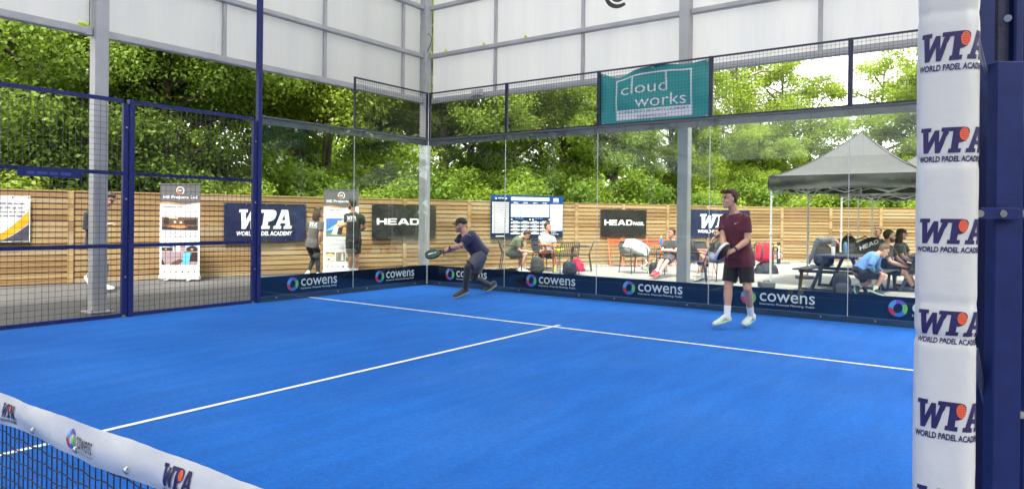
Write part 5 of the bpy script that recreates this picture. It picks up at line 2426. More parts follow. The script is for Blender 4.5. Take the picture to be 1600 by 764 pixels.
def person(label, base, J, skin='fair', hair='brown', hairstyle='short', top=None, sleeve='tee', bottom=None, legs='shorts', sock=None, sock_h=.5, shoe=None, sole=None,
           gaze=(-1, 0, 0), up=(0, 0, 1), k=1.0, vox=.009, female=False, beard=None, cap=None, hem=-.07, watch=None, leggings=None, glasses=False, curl=.6, spine=0.0, belly=0.0, girth=1.0, back_print=None, trim=None, chest_mark=None, waist=.0):
    r = thing('person', label, 'person', base)
    body, shirt, shorts, leg_cloth = MB(), MB(), MB(), MB()
    pel, nk, hd = J['pel'], J['neck'], J['head']
    hl, hr, sl_, sr_ = J['hipL'], J['hipR'], J['shL'], J['shR']
    hx, sx = (hr - hl).normalized(), (sr_ - sl_).normalized()
    axis = (nk - pel).normalized()
    fwd0 = axis.cross(-hx).normalized() * -1
    # front of the trunk: up x ... right-handed: right = hx, up = axis, front = axis x hx
    fwd0 = axis.cross(hx).normalized()
    L = (nk - pel).length
    ctrl = (pel + nk) / 2 - fwd0 * spine * L

    def sp(t):
        if t <= 0:
            return pel + axis * (t * L)
        return (1 - t) ** 2 * pel + 2 * t * (1 - t) * ctrl + t * t * nk if t <= 1 else nk + (hd - nk).normalized() * ((t - 1) * L)

    def ring(t, hw, hd_, n=22, fo=0.0):
        c = sp(t)
        tg = (sp(t + .04) - sp(t - .04)).normalized()
        x = hx.lerp(sx, max(0.0, min(1, t)))
        x = (x - tg * x.dot(tg)).normalized()
        y = tg.cross(x)
        c = c + y * fo
        e = .85
        return [c + x * (hw * math.copysign(abs(math.cos(a)) ** e, math.cos(a))) + y * (hd_ * math.copysign(abs(math.sin(a)) ** e, math.sin(a))) for a in [2 * math.pi * i / n for i in range(n)]]

    fw_ = .90 if female else 1.0
    prof = [(-.14, .105, .085, 0), (-.05, .160, .108, 0), (.08, .163, .110, 0), (.28, .146 * fw_ ** 2, .102, belly * .5), (.45, .148 * fw_, .106, belly), (.62, .164 * fw_, .112, belly * .4 + .005), (.78, .172 * fw_, .108, .0), (.90, .142 * fw_, .088, -.005), (.97, .085, .066, -.004), (1.03, .056, .054, 0)]
    prof = [(t, a * k * girth, b * k * girth, c * k) for t, a, b, c in prof]
    K0, k = k, k * (1 + (girth - 1) * .55)
    body.loft([ring(t, a, b, 22, c) for t, a, b, c in prof], smooth=True)
    # neck and head
    g = (RH * gaze[0] + FH * gaze[1] + V((0, 0, gaze[2]))).normalized()
    u0 = (RH * up[0] + FH * up[1] + V((0, 0, up[2]))).normalized()
    u = (u0 - g * u0.dot(g)).normalized()
    s = g.cross(u)
    hs = K0

    def HP(x, y, z):
        return hd + (s * x + g * y + u * z) * hs
    body.tube([nk - axis * .06 * k, nk, HP(0, -.022, -.065), HP(0, -.012, -.01)], [.062 * k, .058 * k * fw_, .054 * k * fw_, .050 * k], 14)
    rings = []
    for z, w, yf, yb in HEADR:
        rings.append([HP(w * math.cos(a), (yf + yb) / 2 + (yf - yb) / 2 * math.sin(a), z) for a in [2 * math.pi * i / 20 for i in range(20)]])
    body.loft(rings)
    body.tube([HP(0, .088, .022), HP(0, .101, -.005), HP(0, .112, -.026), HP(0, .092, -.038)], [.009 * hs, .011 * hs, .016 * hs, .010 * hs], 8)
    for q in (-1, 1):
        body.ball(HP(q * .074, -.006, -.004), (.012 * hs, .012 * hs, .030 * hs), n=8, m=6)
        body.ball(HP(q * .031, .080, .028), (.022 * hs, .013 * hs, .010 * hs), n=8, m=6)
        body.ball(HP(q * .040, .068, -.030), (.020 * hs,) * 3, n=8, m=6)
    body.ball(HP(0, .089, -.064), (.020 * hs, .012 * hs, .012 * hs), n=8, m=6)
    body.ball(HP(0, .080, -.100), (.022 * hs, .016 * hs, .016 * hs), n=8, m=6)
    tops = []
    for sd in ('L', 'R'):
        a, b_, c = J['sh' + sd], J['el' + sd], J['wr' + sd]
        body.tube([a - (a - nk) * .25, a, a.lerp(b_, .3), a.lerp(b_, .75), b_], [.050 * k, .056 * k, .050 * k, .041 * k, .040 * k], 12)
        body.tube([b_, b_.lerp(c, .28), b_.lerp(c, .7), c], [.040 * k, .043 * k, .034 * k, .027 * k], 12)
        # hand
        h = J.get('ha' + sd)
        hdv = (h - c).normalized() if h is not None else (c - b_).normalized()
        pn = J.get('pn' + sd)
        pn = pn if pn is not None else g
        pn = (pn - hdv * pn.dot(hdv))
        pn = pn.normalized() if pn.length > .1 else hdv.orthogonal().normalized()
        sd_ = hdv.cross(pn)
        q = 1 if sd == 'L' else -1
        body.tube([c - hdv * .01, c + hdv * .03 * k, c + hdv * .085 * k], [(.026 * k, .020 * k), (.036 * k, .017 * k), (.040 * k, .015 * k)], 12, ref=sd_)
        cu = J.get('curl' + sd, curl)
        for f_, (off, ln) in enumerate(((-.030, .070), (-.010, .080), (.010, .074), (.029, .058))):
            p0 = c + hdv * .070 * k + sd_ * (off * k)
            p1 = c + hdv * .095 * k + sd_ * (off * 1.05 * k)
            d1 = (hdv * math.cos(cu) - pn * -math.sin(cu)).normalized()
            d2 = (hdv * math.cos(cu * 2.1) + pn * math.sin(cu * 2.1)).normalized()
            p2 = p1 + d1 * ln * .5 * k
            p3 = p2 + d2 * ln * .5 * k
            body.tube([p0, p1, p2, p3], [.0095 * k, .009 * k, .0085 * k, .0065 * k], 7)
        tb = c + hdv * .025 * k - sd_ * (.026 * k * q)
        body.tube([tb, tb - sd_ * (.030 * k * q) + hdv * .025 * k + pn * .012 * k, tb - sd_ * (.036 * k * q) + hdv * .058 * k + pn * .026 * k], [.013 * k, .011 * k, .008 * k], 7)
        # sleeves
        if sleeve == 'tee':
            e = a.lerp(b_, .62)
            shirt.tube([a - (a - nk) * .35, a, a.lerp(b_, .30), e], [.060 * k, .069 * k, .070 * k, .071 * k], 16)
        elif sleeve == 'long':
            shirt.tube([a - (a - nk) * .35, a, a.lerp(b_, .4), b_], [.062 * k, .070 * k, .064 * k, .057 * k], 14)
            shirt.tube([b_, b_.lerp(c, .4), b_.lerp(c, .92)], [.057 * k, .052 * k, .040 * k], 14)
        # legs
        hp, kn, an, to = J['hip' + sd], J['kn' + sd], J['an' + sd], J['to' + sd]
        body.tube([hp, hp.lerp(kn, .25), hp.lerp(kn, .7), kn], [.092 * k, .088 * k, .064 * k, .055 * k], 14)
        body.tube([kn, kn.lerp(an, .3), kn.lerp(an, .72), an], [.053 * k, .057 * k * (.92 if female else 1), .040 * k, .035 * k], 14)
        body.ball(kn + (to - an).normalized() * .008, .054 * k, n=10, m=8)
        if legs == 'shorts':
            shorts.tube([hp + (hp - kn) * .06, hp.lerp(kn, .2), hp.lerp(kn, .5), hp.lerp(kn, .80)], [.104 * k, .108 * k, .100 * k, .094 * k], 18)
        elif legs in ('trousers', 'leggings'):
            o_ = .016 if legs == 'trousers' else .006
            shorts.tube([hp + (hp - kn) * .05, hp.lerp(kn, .25), hp.lerp(kn, .7), kn], [(.094 + o_) * k, (.089 + o_) * k, (.066 + o_) * k, (.057 + o_) * k], 16)
            shorts.tube([kn, kn.lerp(an, .3), kn.lerp(an, .72), kn.lerp(an, .97)], [(.055 + o_) * k, (.058 + o_) * k, (.042 + o_ * 1.3) * k, (.038 + o_ * 1.6) * k], 16)
        if leggings:
            b = MB()
            b.tube([hp.lerp(kn, .60), kn, kn.lerp(an, .3), kn.lerp(an, .72), kn.lerp(an, .98)], [.078 * k, .062 * k, .062 * k, .046 * k, .041 * k], 16)
            b.ball(kn, .063 * k, n=10, m=8)
            leg_me = remesh(b, vox, 2, .002, 12)
            leg_me.materials.append(leggings)
            o = link('leg_sleeve', leg_me, r)
            leg_me.transform(Matrix.Translation(-V(base)))
        # foot, sock, shoe
        fd = (to - an)
        shin = (an - kn).normalized()
        hl_ = an + shin * .070 * k
        d = (to - hl_)
        d = (d - shin * d.dot(shin) * .0)
        hl_ = hl_ - d.normalized() * .065 * k
        d = (to - hl_).normalized()
        fl = .275 * k
        upv = -shin - d * (-shin).dot(d)
        upv = upv.normalized() if upv.length > .05 else V((0, 0, 1))
        wv = d.cross(upv)
        body.tube([an, hl_ + d * .09 * k + upv * .03 * k, hl_ + d * .20 * k + upv * .02 * k], [.036 * k, .034 * k, .022 * k], 10)
        if sock is not None:
            b = MB()
            b.tube([an.lerp(kn, sock_h), an.lerp(kn, sock_h * .5), an.lerp(kn, .02), an + shin * .03], [(.046 if sock_h > .2 else .044) * k, .043 * k, .042 * k, .042 * k], 14)
            b.build('sock', sock, r, True)
        if shoe is not None:
            b = MB()
            b2 = MB()
            secs = ((.0, .026, .060), (.02, .036, .082), (.07, .039, .092), (.11, .040, .080), (.16, .047, .060), (.22, .047, .047), (.262, .034, .036), (.276, .016, .022))
            rg, rs = [], []
            for x, w, hh in secs:
                c0 = hl_ + d * (x * k)
                rg.append([c0 + wv * (w * k * math.copysign(abs(math.cos(t)) ** .8, math.cos(t))) + upv * (k * (.010 + hh * (.5 + .5 * math.copysign(abs(math.sin(t)) ** .8, math.sin(t))))) for t in [2 * math.pi * i / 16 for i in range(16)]])
                rs.append([c0 + wv * ((w + .004) * k * math.copysign(abs(math.cos(t)) ** .6, math.cos(t))) + upv * (k * (.012 + (.014 if abs(math.sin(t)) > .01 else 0) * math.copysign(1, math.sin(t)) + (.006 if x > .2 or x < .01 else 0))) for t in [2 * math.pi * i / 16 + .1 for i in range(16)]])
            b.loft(rg)
            so_ = b.build('shoe', shoe, r, True)
            b2.loft(rs)
            me = b2.mesh('sole', [sole or m_white], base)
            link('sole', me, so_)
            if trim is not None:
                b3 = MB()
                for x in (.085, .115, .145):
                    for q2 in (-1, 1):
                        c0 = hl_ + d * (x * k) + wv * (q2 * .0455 * k)
                        b3.bar(c0 + upv * .025 * k, c0 + upv * .062 * k + d * .022 * k - wv * q2 * .007 * k, .010 * k, .004, up=tuple(wv))
                me = b3.mesh('stripes', [trim], base)
                link('stripes', me, so_)
    # eyes
    for q in (-1, 1):
        b = MB()
        b.ball(HP(q * .031, .0865, .012), (.010 * hs, .010 * hs, .0075 * hs), n=8, m=6)
        b.build('eye', m_eye, r, True)
        if hairstyle != 'none':
            b = MB()
            b.tube([HP(q * .015, .094, .032), HP(q * .034, .090, .037), HP(q * .05, .076, .031)], [.004 * hs, .0045 * hs, .003 * hs], 5)
            b.build('eyebrow', HAIRM[hair], r, True)
    me = remesh(body, vox, 1)
    me.materials.append(SKINS[skin])
    me.transform(Matrix.Translation(-V(base)))
    link('body', me, r)
    # shirt
    if top is not None:
        pr = [(hem, .178 * (1 + waist), .138 * (1 + waist), belly * .5), (.06, .181 * (1 + waist * .7), .140 * (1 + waist * .6), belly * .6), (.25, .172 * fw_, .124, belly * .9), (.45, .170 * fw_, .127, belly * 1.15), (.62, .180 * fw_, .130, belly * .5 + .005), (.78, .186 * fw_, .124, 0), (.90, .156 * fw_, .104, -.005), (.965, .098, .082, -.004), (.995, .080, .074, 0)]
        shirt.loft([ring(t, a * K0 * girth, b * K0 * girth, 26, c * K0) for t, a, b, c in pr])
        me = remesh(shirt, vox, 2, .0075, 8, len(label))
        bvh = BVHTree.FromPolygons([v.co.copy() for v in me.vertices], [tuple(p.vertices) for p in me.polygons])
        me.materials.append(top)
        me.transform(Matrix.Translation(-V(base)))
        so_ = link('shirt', me, r)

        def on_shirt(c, ux, uy, nd, fn, mats, nm):
            b = MB()

            def F(x, y):
                p = c + ux * x + uy * y + nd * .4
                h = bvh.ray_cast(p, -nd)
                return (h[0] if h[0] is not None else c + ux * x + uy * y) + nd * .004
            fn(b, F)
            me2 = b.mesh(nm, mats, base)
            link(nm, me2, so_)
        y = sp(.7) - sp(.55)
        uy = y.normalized()
        ux = -sx
        nd = -uy.cross(sx).normalized()
        if back_print:
            w_ = .24
            c = sp(.74) - nd * 0
            ux2 = nd.cross(uy) * -1
            on_shirt(c, ux2, uy, nd, lambda b, F: wpa(b, -w_ / 2, -.06, w_, .13, F, 0, F, 1), [m_white, m_orange], 'back_print')
        if chest_mark:
            nd2 = -nd
            ux2 = uy.cross(nd2)
            on_shirt(sp(.78), ux2, uy, nd2, lambda b, F: b.poly([[(chest_mark, .0), (chest_mark + .012, -.006), (chest_mark + .055, .020), (chest_mark + .016, .002), (chest_mark + .006, .012)]], F), [m_white], 'chest_mark')
    if bottom is not None:
        o_ = .0 if legs == 'leggings' else .012
        shorts.loft([ring(t, a * k, b * k, 24, c * k) for t, a, b, c in [(-.13, .11, .095, 0), (-.05, .166 + o_, .114 + o_, 0), (.08, .168 + o_, .116 + o_, 0), (.17, .160 + o_, .112 + o_, 0)]])
        me = remesh(shorts, vox, 2, .006 if legs != 'leggings' else .002, 9, 3.3)
        me.materials.append(bottom)
        me.transform(Matrix.Translation(-V(base)))
        link({'shorts': 'shorts', 'trousers': 'trousers', 'leggings': 'leggings'}[legs], me, r)

    # hair
    def shell(name, cond, off, m_, jit=.006, zlift=0.0, nz=26, nn=40):
        b = MB()
        vs, keep = [], {}
        for j in range(nz + 1):
            a = math.pi * j / nz
            for i in range(nn):
                f = 2 * math.pi * i / nn
                d3 = V((math.sin(a) * math.cos(f), math.sin(a) * math.sin(f), math.cos(a)))
                # march out to the head surface along d3
                lo, hi = .02, .2
                for _ in range(16):
                    mid = (lo + hi) / 2
                    p = d3 * mid
                    ins = False
                    if -.118 < p.z < .119:
                        w, yf, yb = sample_head(p.z)
                        yy = (p.y - (yf + yb) / 2) / ((yf - yb) / 2)
                        ins = (p.x / w) ** 2 + yy * yy < 1
                    lo, hi = (mid, hi) if ins else (lo, mid)
                c = cond(d3, d3 * lo)
                rr = lo + (off * min(1, c * 6) if c > 0 else -.006)
                rr += jit * noise.noise(d3 * 9 + V((len(label), 0, 0))) if c > 0 else 0
                p = d3 * rr
                vs.append(HP(p.x, p.y, p.z + (zlift if c > 0 else 0)))
                keep[(j, i)] = c > -.12
        fs = []
        for j in range(nz):
            for i in range(nn):
                i2 = (i + 1) % nn
                ks = [(j, i), (j, i2), (j + 1, i2), (j + 1, i)]
                if sum(keep[q] for q in ks) >= 3:
                    fs.append(tuple(q[0] * nn + q[1] for q in ks)[::-1])
        b.add(vs, fs, 0, True)
        return b.build(name, m_, r, True)

    def hairline(d3, p):
        fy = d3.y
        if fy > .30:
            return (p.z - .072) * 12
        if fy > -.12:
            return (p.z - (.002 + (.070) * (fy + .12) / .42)) * 12
        return (p.z - (-.072 + .074 * max(0, (fy + 1) / .88) ** 2)) * 12
    hm = HAIRM[hair]
    if hairstyle in ('short', 'quiff', 'crop', 'long') and cap is None:
        shell('hair', hairline, {'short': .016, 'quiff': .016, 'crop': .007, 'long': .018}[hairstyle], hm, .010 if hairstyle == 'quiff' else .005, .006)
    if hairstyle == 'quiff':
        b = MB()
        for q in range(-3, 4):
            b.tube([HP(q * .016, .045, .110), HP(q * .019, .078, .112 + .004 * (q % 2)), HP(q * .019, .098, .092), HP(q * .020, .094, .072)], [.014 * hs, .017 * hs, .012 * hs, .005 * hs], 7)
        b.build('fringe', hm, r, True)
    if hairstyle == 'long':
        b = MB()
        for q in range(-4, 5):
            a = math.pi * 1.5 + q * .30
            pts = [HP(.072 * math.cos(a) * 1.0, .085 * math.sin(a), .05), HP(.086 * math.cos(a), .105 * math.sin(a), -.03), HP(.085 * math.cos(a), .112 * math.sin(a), -.13) - V((0, 0, .01)), HP(.080 * math.cos(a), .105 * math.sin(a), -.20) - V((0, 0, .05)), HP(.06 * math.cos(a), .09 * math.sin(a), -.25) - V((0, 0, .07 + .02 * (q % 2)))]
            b.tube(pts, [.022, .030, .032, .026, .008], 8)
        b.build('long_hair', hm, r, True)
    if beard:
        shell('beard', lambda d3, p: min((-.050 - p.z + max(0, abs(p.x) - .045) * 1.6) * 14, (d3.y + .10) * 4, (.02 - p.z) * 9, 1), .0035, HAIRM[beard], .003)
    if cap is not None:
        co_ = shell('cap', lambda d3, p: (p.z - (.040 if d3.y > 0 else .02)) * 14, .018, cap, .001, .004)
        b = MB()
        n = 14
        tp_, bt_ = [], []
        for v in range(5):
            for i in range(n + 1):
                a = math.pi * (.12 + .76 * i / n)
                rr = v / 4
                p = (.080 * math.cos(a) * (1 + .06 * rr), .085 * math.sin(a) + .078 * rr * math.sin(a) ** .6, .050 - .020 * rr - .010 * (1 - math.sin(a)))
                tp_.append(HP(*p))
                bt_.append(HP(p[0], p[1], p[2] - .007))
        fs = []
        N_ = (n + 1)
        for v in range(4):
            for i in range(n):
                q = (v * N_ + i, v * N_ + i + 1, (v + 1) * N_ + i + 1, (v + 1) * N_ + i)
                fs.append(q)
                fs.append(tuple(x + 5 * N_ for x in q[::-1]))
        for i in range(n):
            fs.append((4 * N_ + i, 4 * N_ + i + 1, 9 * N_ + i + 1, 9 * N_ + i))
        b.add(tp_ + bt_, fs, 0, True)
        me = b.mesh('brim', [cap], base)
        link('brim', me, co_)
    if glasses:
        b = MB()
        for q in (-1, 1):
            b.ball(HP(q * .033, .094, .010), (.024 * hs, .006 * hs, .017 * hs), n=12, m=8, M=Matrix((s, g, u)).transposed())
            b.tube([HP(q * .056, .088, .014), HP(q * .078, .0, .012)], .003, 5)
        b.build('sunglasses', m_blackm, r, True)
    if watch:
        c, e, mm, wd = J['wr' + watch[0]], J['el' + watch[0]], watch[1], watch[2]
        dv = (e - c).normalized()
        b = MB()
        b.tube([c + dv * .012, c + dv * .013, c + dv * (.013 + wd), c + dv * (.014 + wd)], [.031 * k, .034 * k, .034 * k, .031 * k], 16)
        b.build('wristband', mm, r, True)
    return r


class Pose:
    """joints from picture columns/rows and depths (metres nearer/farther than D)"""
    def __init__(s, D):
        s.D, s.J = D, {}

    def set(s, **kw):
        for n, v in kw.items():
            if n[:2] == 'pn':
                s.J[n] = (RH * v[0] + FH * v[1] + V((0, 0, v[2]))).normalized()
            elif n[:4] == 'curl':
                s.J[n] = v
            else:
                s.J[n] = at(v[0], v[1], s.D + (v[2] if len(v) > 2 else 0))
        return s

    def foot(s, sd, px, D, an=None):
        p = gp(px, D)
        s.J['to' + sd] = p + V((0, 0, .012))
        return s


m_tee = lambda n, c: cloth_m(n, c)
W_SOCK = cloth_m('white_sock', (.74, .75, .77), .04)

# ---- the crouching player by the corner
D1 = depth(onz(722, 465.5))
P = Pose(D1 + .12)
P.set(pel=(752, 397.5, .05), hipL=(752.5, 399, -.09), hipR=(751, 398, .20), neck=(726.5, 366.5, 0), head=(720.5, 352.3, -.01),
      shL=(731.5, 372.5, -.20), shR=(721, 370.5, .20), elL=(719, 384.5, -.24), elR=(712, 386, .16), wrL=(702.5, 387.5, -.10), wrR=(703, 391.5, .08),
      haL=(694, 391.5, -.06), haR=(693, 393, .05), pnL=(0, .6, -.6), pnR=(0, -.6, -.6), curlL=1.0, curlR=1.0,
      knL=(731, 418.5, -.22), anL=(727, 452, -.10), toL=(711, 464.8, -.16), knR=(740.5, 434, .18), anR=(767, 446, .62), toR=(757, 456.5, .52))
person('crouching player in navy shirt, grey shorts and black cap reaching low with a racket', onz(722, 466), P.J, 'rosy', 'brown', 'crop', cloth_m('navy_shirt_cloth', (.014, .016, .058)), 'tee',
       cloth_m('slate_shorts_cloth', (.085, .085, .110)), 'shorts', None, .5, cloth_m('charcoal_shoe', (.045, .045, .05)), mat('grey_sole', (.30, .30, .31), .7), (-1, -.05, -.04), (0, 0, 1), 1.0, .007,
       beard='stubble', girth=1.22, cap=cloth_m('black_cap_cloth', (.022, .020, .018)), leggings=cloth_m('charcoal_leggings', (.030, .031, .036)), watch=('L', m_blackm, .028), belly=.022, spine=.10, hem=-.06, waist=.05)

# ---- the standing player in maroon
D2 = depth(onz(1150, 512))
P = Pose(D2)
P.set(pel=(1155, 405.5, 0), hipL=(1164, 408, -.06), hipR=(1146, 408, .06), neck=(1147.5, 333.5, .01), head=(1140.5, 311.5, 0),
      shL=(1166, 343.5, -.12), shR=(1131.5, 342.5, .12), elL=(1167.5, 376, -.17), elR=(1129.5, 371.5, .02), wrL=(1146.5, 391, -.24), wrR=(1131.5, 391, -.15),
      haL=(1135, 395.5, -.25), haR=(1124, 395, -.18), pnL=(.1, .5, -.6), pnR=(0, -.2, -.8), curlL=.9, curlR=1.1,
      knL=(1168, 450, -.14), anL=(1173.5, 493.5, .06), toL=(1159, 511.5, -.06), knR=(1138, 448, .0), anR=(1136, 494, -.06), toR=(1113, 510, -.14))
P.J['toL'].z = max(P.J['toL'].z, .012)
person('standing player in maroon shirt and black shorts looking left, racket held in front', onz(1150, 512.5), P.J, 'fair', 'auburn', 'quiff', cloth_m('maroon_shirt_cloth', (.085, .009, .024)), 'tee',
       cloth_m('black_shorts_cloth', (.012, .012, .014)), 'shorts', W_SOCK, .36, cloth_m('mint_white_shoe', (.56, .62, .58), .06), mat('mint_sole', (.40, .60, .44), .6), (-1, -.22, .02), (0, 0, 1), 1.0, .007,
       watch=('L', m_blackm, .022), trim=mat('green_stripe', (.04, .16, .10), .5), chest_mark=.055, hem=-.16, waist=.12)

# ---- their rackets


def racket(label, c, ux, uy, nrm, m_face, m_rim, text, hand, holes=True):
    """c centre of the head, uy from handle to tip"""
    t = thing('padel_racket', label, 'padel racket', c)
    uy, nrm = uy.normalized(), nrm.normalized()
    ux = uy.cross(nrm).normalized()
    nrm = ux.cross(uy)
    th = .019
    b = MB()
    n = 40
    out = []
    for i in range(n):
        a = 2 * math.pi * i / n
        out.append((.128 * math.copysign(abs(math.cos(a)) ** .86, math.cos(a)), .132 * math.copysign(abs(math.sin(a)) ** .9, math.sin(a))))
    for q, o_ in ((1, th), (-1, -th)):
        lp = [(x * .93, y * .93) for x, y in out]
        b.poly([lp if q > 0 else lp], lambda x, y: c + ux * x + uy * y + nrm * o_)
    b.build('face', m_face, t, True)
    b = MB()
    prf = [(.93, th), (1.0, th * .7), (1.0, -th * .7), (.93, -th)]
    rgs = [[c + ux * (x * f) + uy * (y * f) + nrm * z for x, y in out] for f, z in prf]
    b.loft(rgs, cap=False)
    for s_ in (-1, 1):
        b.bar(c - uy * .118 + ux * s_ * .05, c - uy * .20 + ux * s_ * .012, .020, .030, up=tuple(nrm))
    b.build('rim', m_rim, t, True)
    if hand is not None:
        b = MB()
        half = [i for i in range(n + 1) if 2 <= i <= 24]
        R3 = [[c + ux * (out[i % n][0] * f) + uy * (out[i % n][1] * f) + nrm * z for i in half] for f, z in ((.97, th * .95), (1.015, th * .75), (1.015, -th * .75), (.97, -th * .95))]
        b.loft(R3, cap=False, closed=False)
        b.build('edge_tape', hand, t, True)
    b = MB()
    b.tube([c - uy * .17, c - uy * .185, c - uy * .31, c - uy * .322, c - uy * .325], [.014, .0155, .0155, .019, .014], 10)
    b.build('handle', m_blackm, t, True)
    b = MB()
    for q, o_ in ((1, th + .001), (-1, -th - .001)):
        for i in range(-3, 4):
            for j in range(-3, 4):
                if 3 < i * i + j * j < 11:
                    x0, y0 = i * .026, j * .026
                    b.poly([[(x0 + .0055 * math.cos(k_ * 1.0472), y0 + .0055 * math.sin(k_ * 1.0472)) for k_ in range(6)]], lambda x, y: c + ux * x + uy * y + nrm * o_)
    b.build('holes', m_blackm, t, True)
    if text:
        b = MB()
        for q in (1, -1):
            scribble(b, -.07, -.016, .14, .026, lambda x, y: c + (uy * x * -1 * q) + ux * (-y) * (1 if q > 0 else 1) * -1 + nrm * (q * (th + .0018)), 0, 5)
        b.build('face_print', m_white, t, True)
    return t


c1 = at(675.5, 397, D1 + .05)
h1 = at(699, 390.8, D1 + .10)
racket('dark green padel racket held low in both hands by the crouching player', c1, None, (c1 - h1), (V((0, 0, 1)) * .85 - FH * .52 + RH * .1), mat('racket_green', srgb(24, 66, 52), .35, .1), mat('racket_dark', (.02, .035, .03), .35), 'PADEL', None)
c2 = at(1124.5, 389, D2 - .26)
racket('black padel racket with a white rim held edge on by the player in maroon', at(1128.5, 393, D2 - .33), None, (RH * -.62 - FH * .62 - V((0, 0, .12))), (RH * -.55 + V((0, 0, .50)) + FH * .62), mat('racket_black', (.02, .02, .024), .3), mat('racket_black', (.02, .02, .024), .3), None, mat('racket_white', (.7, .72, .74), .35))

# ---- spectators
P = Pose(18.55)
P.set(pel=(797.5, 398, 0), hipL=(797.5, 398, .10), hipR=(798.5, 398.5, -.10), neck=(812.5, 371.2, 0), head=(822.5, 366.8, 0), shL=(813.5, 376, .19), shR=(809, 376.5, -.19), elL=(815, 390.5, .22), elR=(811.5, 391.5, -.22),
      wrL=(826.5, 393, .08), wrR=(826.5, 394, -.07), haL=(832, 392.5, .05), haR=(832, 393, -.04), pnL=(0, 0, -1), pnR=(0, 0, -1), knL=(818, 396.5, .13), knR=(821, 397.5, -.13), anL=(811.5, 418.5, .12), anR=(814.5, 420, -.12), toL=(820.5, 423, .12), toR=(823.5, 424, -.12))
person('seated man in olive shirt bent over a phone', gp(805, 18.55), P.J, 'rosy', 'brown', 'short', cloth_m('olive_shirt_cloth', (.075, .095, .045)), 'tee', cloth_m('dark_shorts_cloth', (.018, .018, .022)), 'shorts', W_SOCK, .12, cloth_m('pale_shoe', (.6, .6, .6), .05), None, (.72, 0, -.62), (.55, 0, .8), .98, .010, spine=.10)
b = MB()
p = at(836.5, 390.5, 18.55)
b.box((-.035, -.004, -.07), (.035, .004, .07), bev=.003)
o = b.build('phone', m_blackm)
o.location = p
o.rotation_euler = (math.radians(-50), 0, fac(-1, 0))
tag(o, 'black phone in the hands of the man in olive', 'phone')

P = Pose(18.9)
P.set(pel=(852, 398, .0), hipL=(857, 398.5, -.03), hipR=(847, 398.5, .03), neck=(854.5, 366, .0), head=(856, 354.8, -.02), shL=(864, 372.5, -.04), shR=(844.5, 371.5, .04), elL=(867.5, 384, -.12), elR=(846, 379.5, -.22),
      wrL=(865, 389, -.26), wrR=(858.5, 384, -.38), haL=(863, 392, -.30), haR=(863.5, 386.5, -.38), pnL=(0, 0, -1), pnR=(0, .3, -1), knL=(865.5, 399.5, -.40), anL=(866.5, 418, -.42), toL=(866.5, 425.5, -.60), knR=(845.5, 393, -.33), anR=(866, 393.5, -.42), toR=(877, 392, -.45))
person('seated man in grey shirt with neon shoes and one leg crossed', gp(854, 18.7), P.J, 'fair', 'brown', 'short', cloth_m('light_grey_shirt_cloth', (.34, .34, .345)), 'tee', cloth_m('black_shorts_cloth', (.012, .012, .014)), 'shorts', W_SOCK, .25, cloth_m('neon_shoe', srgb(206, 240, 40), .05), mat('neon_sole', srgb(190, 230, 60), .5), (.85, -.5, .02), (0, 0, 1), .98, .010, watch=('R', m_blackm, .02))

P = Pose(17.05)
P.set(pel=(1047.5, 401, 0), hipL=(1048.5, 401.5, -.10), hipR=(1044, 401.5, .10), neck=(1050.5, 375, .12), head=(1049.5, 364.5, .10), shL=(1057, 380, -.06), shR=(1040.5, 379.5, .24), elL=(1056.5, 393, -.20), elR=(1034, 392, .10), wrL=(1046, 391.5, -.20), wrR=(1043.5, 391, -.05),
      haL=(1041, 390.5, -.20), haR=(1047, 390, -.10), pnL=(0, .7, -.7), pnR=(0, .7, -.7), knL=(1041, 410, -.45), knR=(1032.5, 409, -.28), anL=(1030.5, 427, -.72), anR=(1026, 425, -.60), toL=(1022.5, 433.5, -.90), toR=(1015.5, 432, -.82))
person('reclining seated man in dark polo and bright red shoes', gp(1040, 16.8), P.J, 'rosy', 'brown', 'crop', cloth_m('charcoal_polo_cloth', (.030, .031, .036)), 'tee', cloth_m('grey_shorts_cloth', (.045, .045, .058)), 'shorts', W_SOCK, .12, cloth_m('red_shoe', srgb(206, 42, 58), .06), mat('pale_red_sole', srgb(220, 120, 120), .5), (-.95, -.25, .05), (0, 0, 1), .98, .010)

P = Pose(15.8)
P.set(pel=(1125, 404, 0), hipL=(1124, 404.5, -.10), hipR=(1124, 404, .10), neck=(1126.5, 375, 0), head=(1122.5, 364, -.02), shL=(1128, 381, -.20), shR=(1120, 380.5, .18), elL=(1127, 398, -.22), elR=(1109.5, 392.5, .16), wrL=(1116, 402, -.15), wrR=(1112, 377.5, .10), haL=(1109, 402, -.12), haR=(1116, 369, .04), pnL=(0, 0, -1), pnR=(1, 0, 0),
      knL=(1101, 403.5, -.15), anL=(1097, 432, -.12), toL=(1085, 440, -.16), knR=(1094.5, 396, .08), anR=(1101.5, 411, -.02), toR=(1092, 413, -.03))
person('seated man in dark hoodie touching his face, legs crossed', gp(1115, 15.8), P.J, 'tan', 'dark', 'short', cloth_m('dark_hoodie_cloth', (.030, .032, .034), .2), 'long', cloth_m('slate_blue_shorts', (.10, .12, .17)), 'shorts', W_SOCK, .22, cloth_m('white_black_shoe', (.6, .62, .6), .1), mat('black_sole', (.02, .02, .02), .6), (-.98, -.2, -.05), (0, 0, 1), .98, .010, beard='darkstubble')

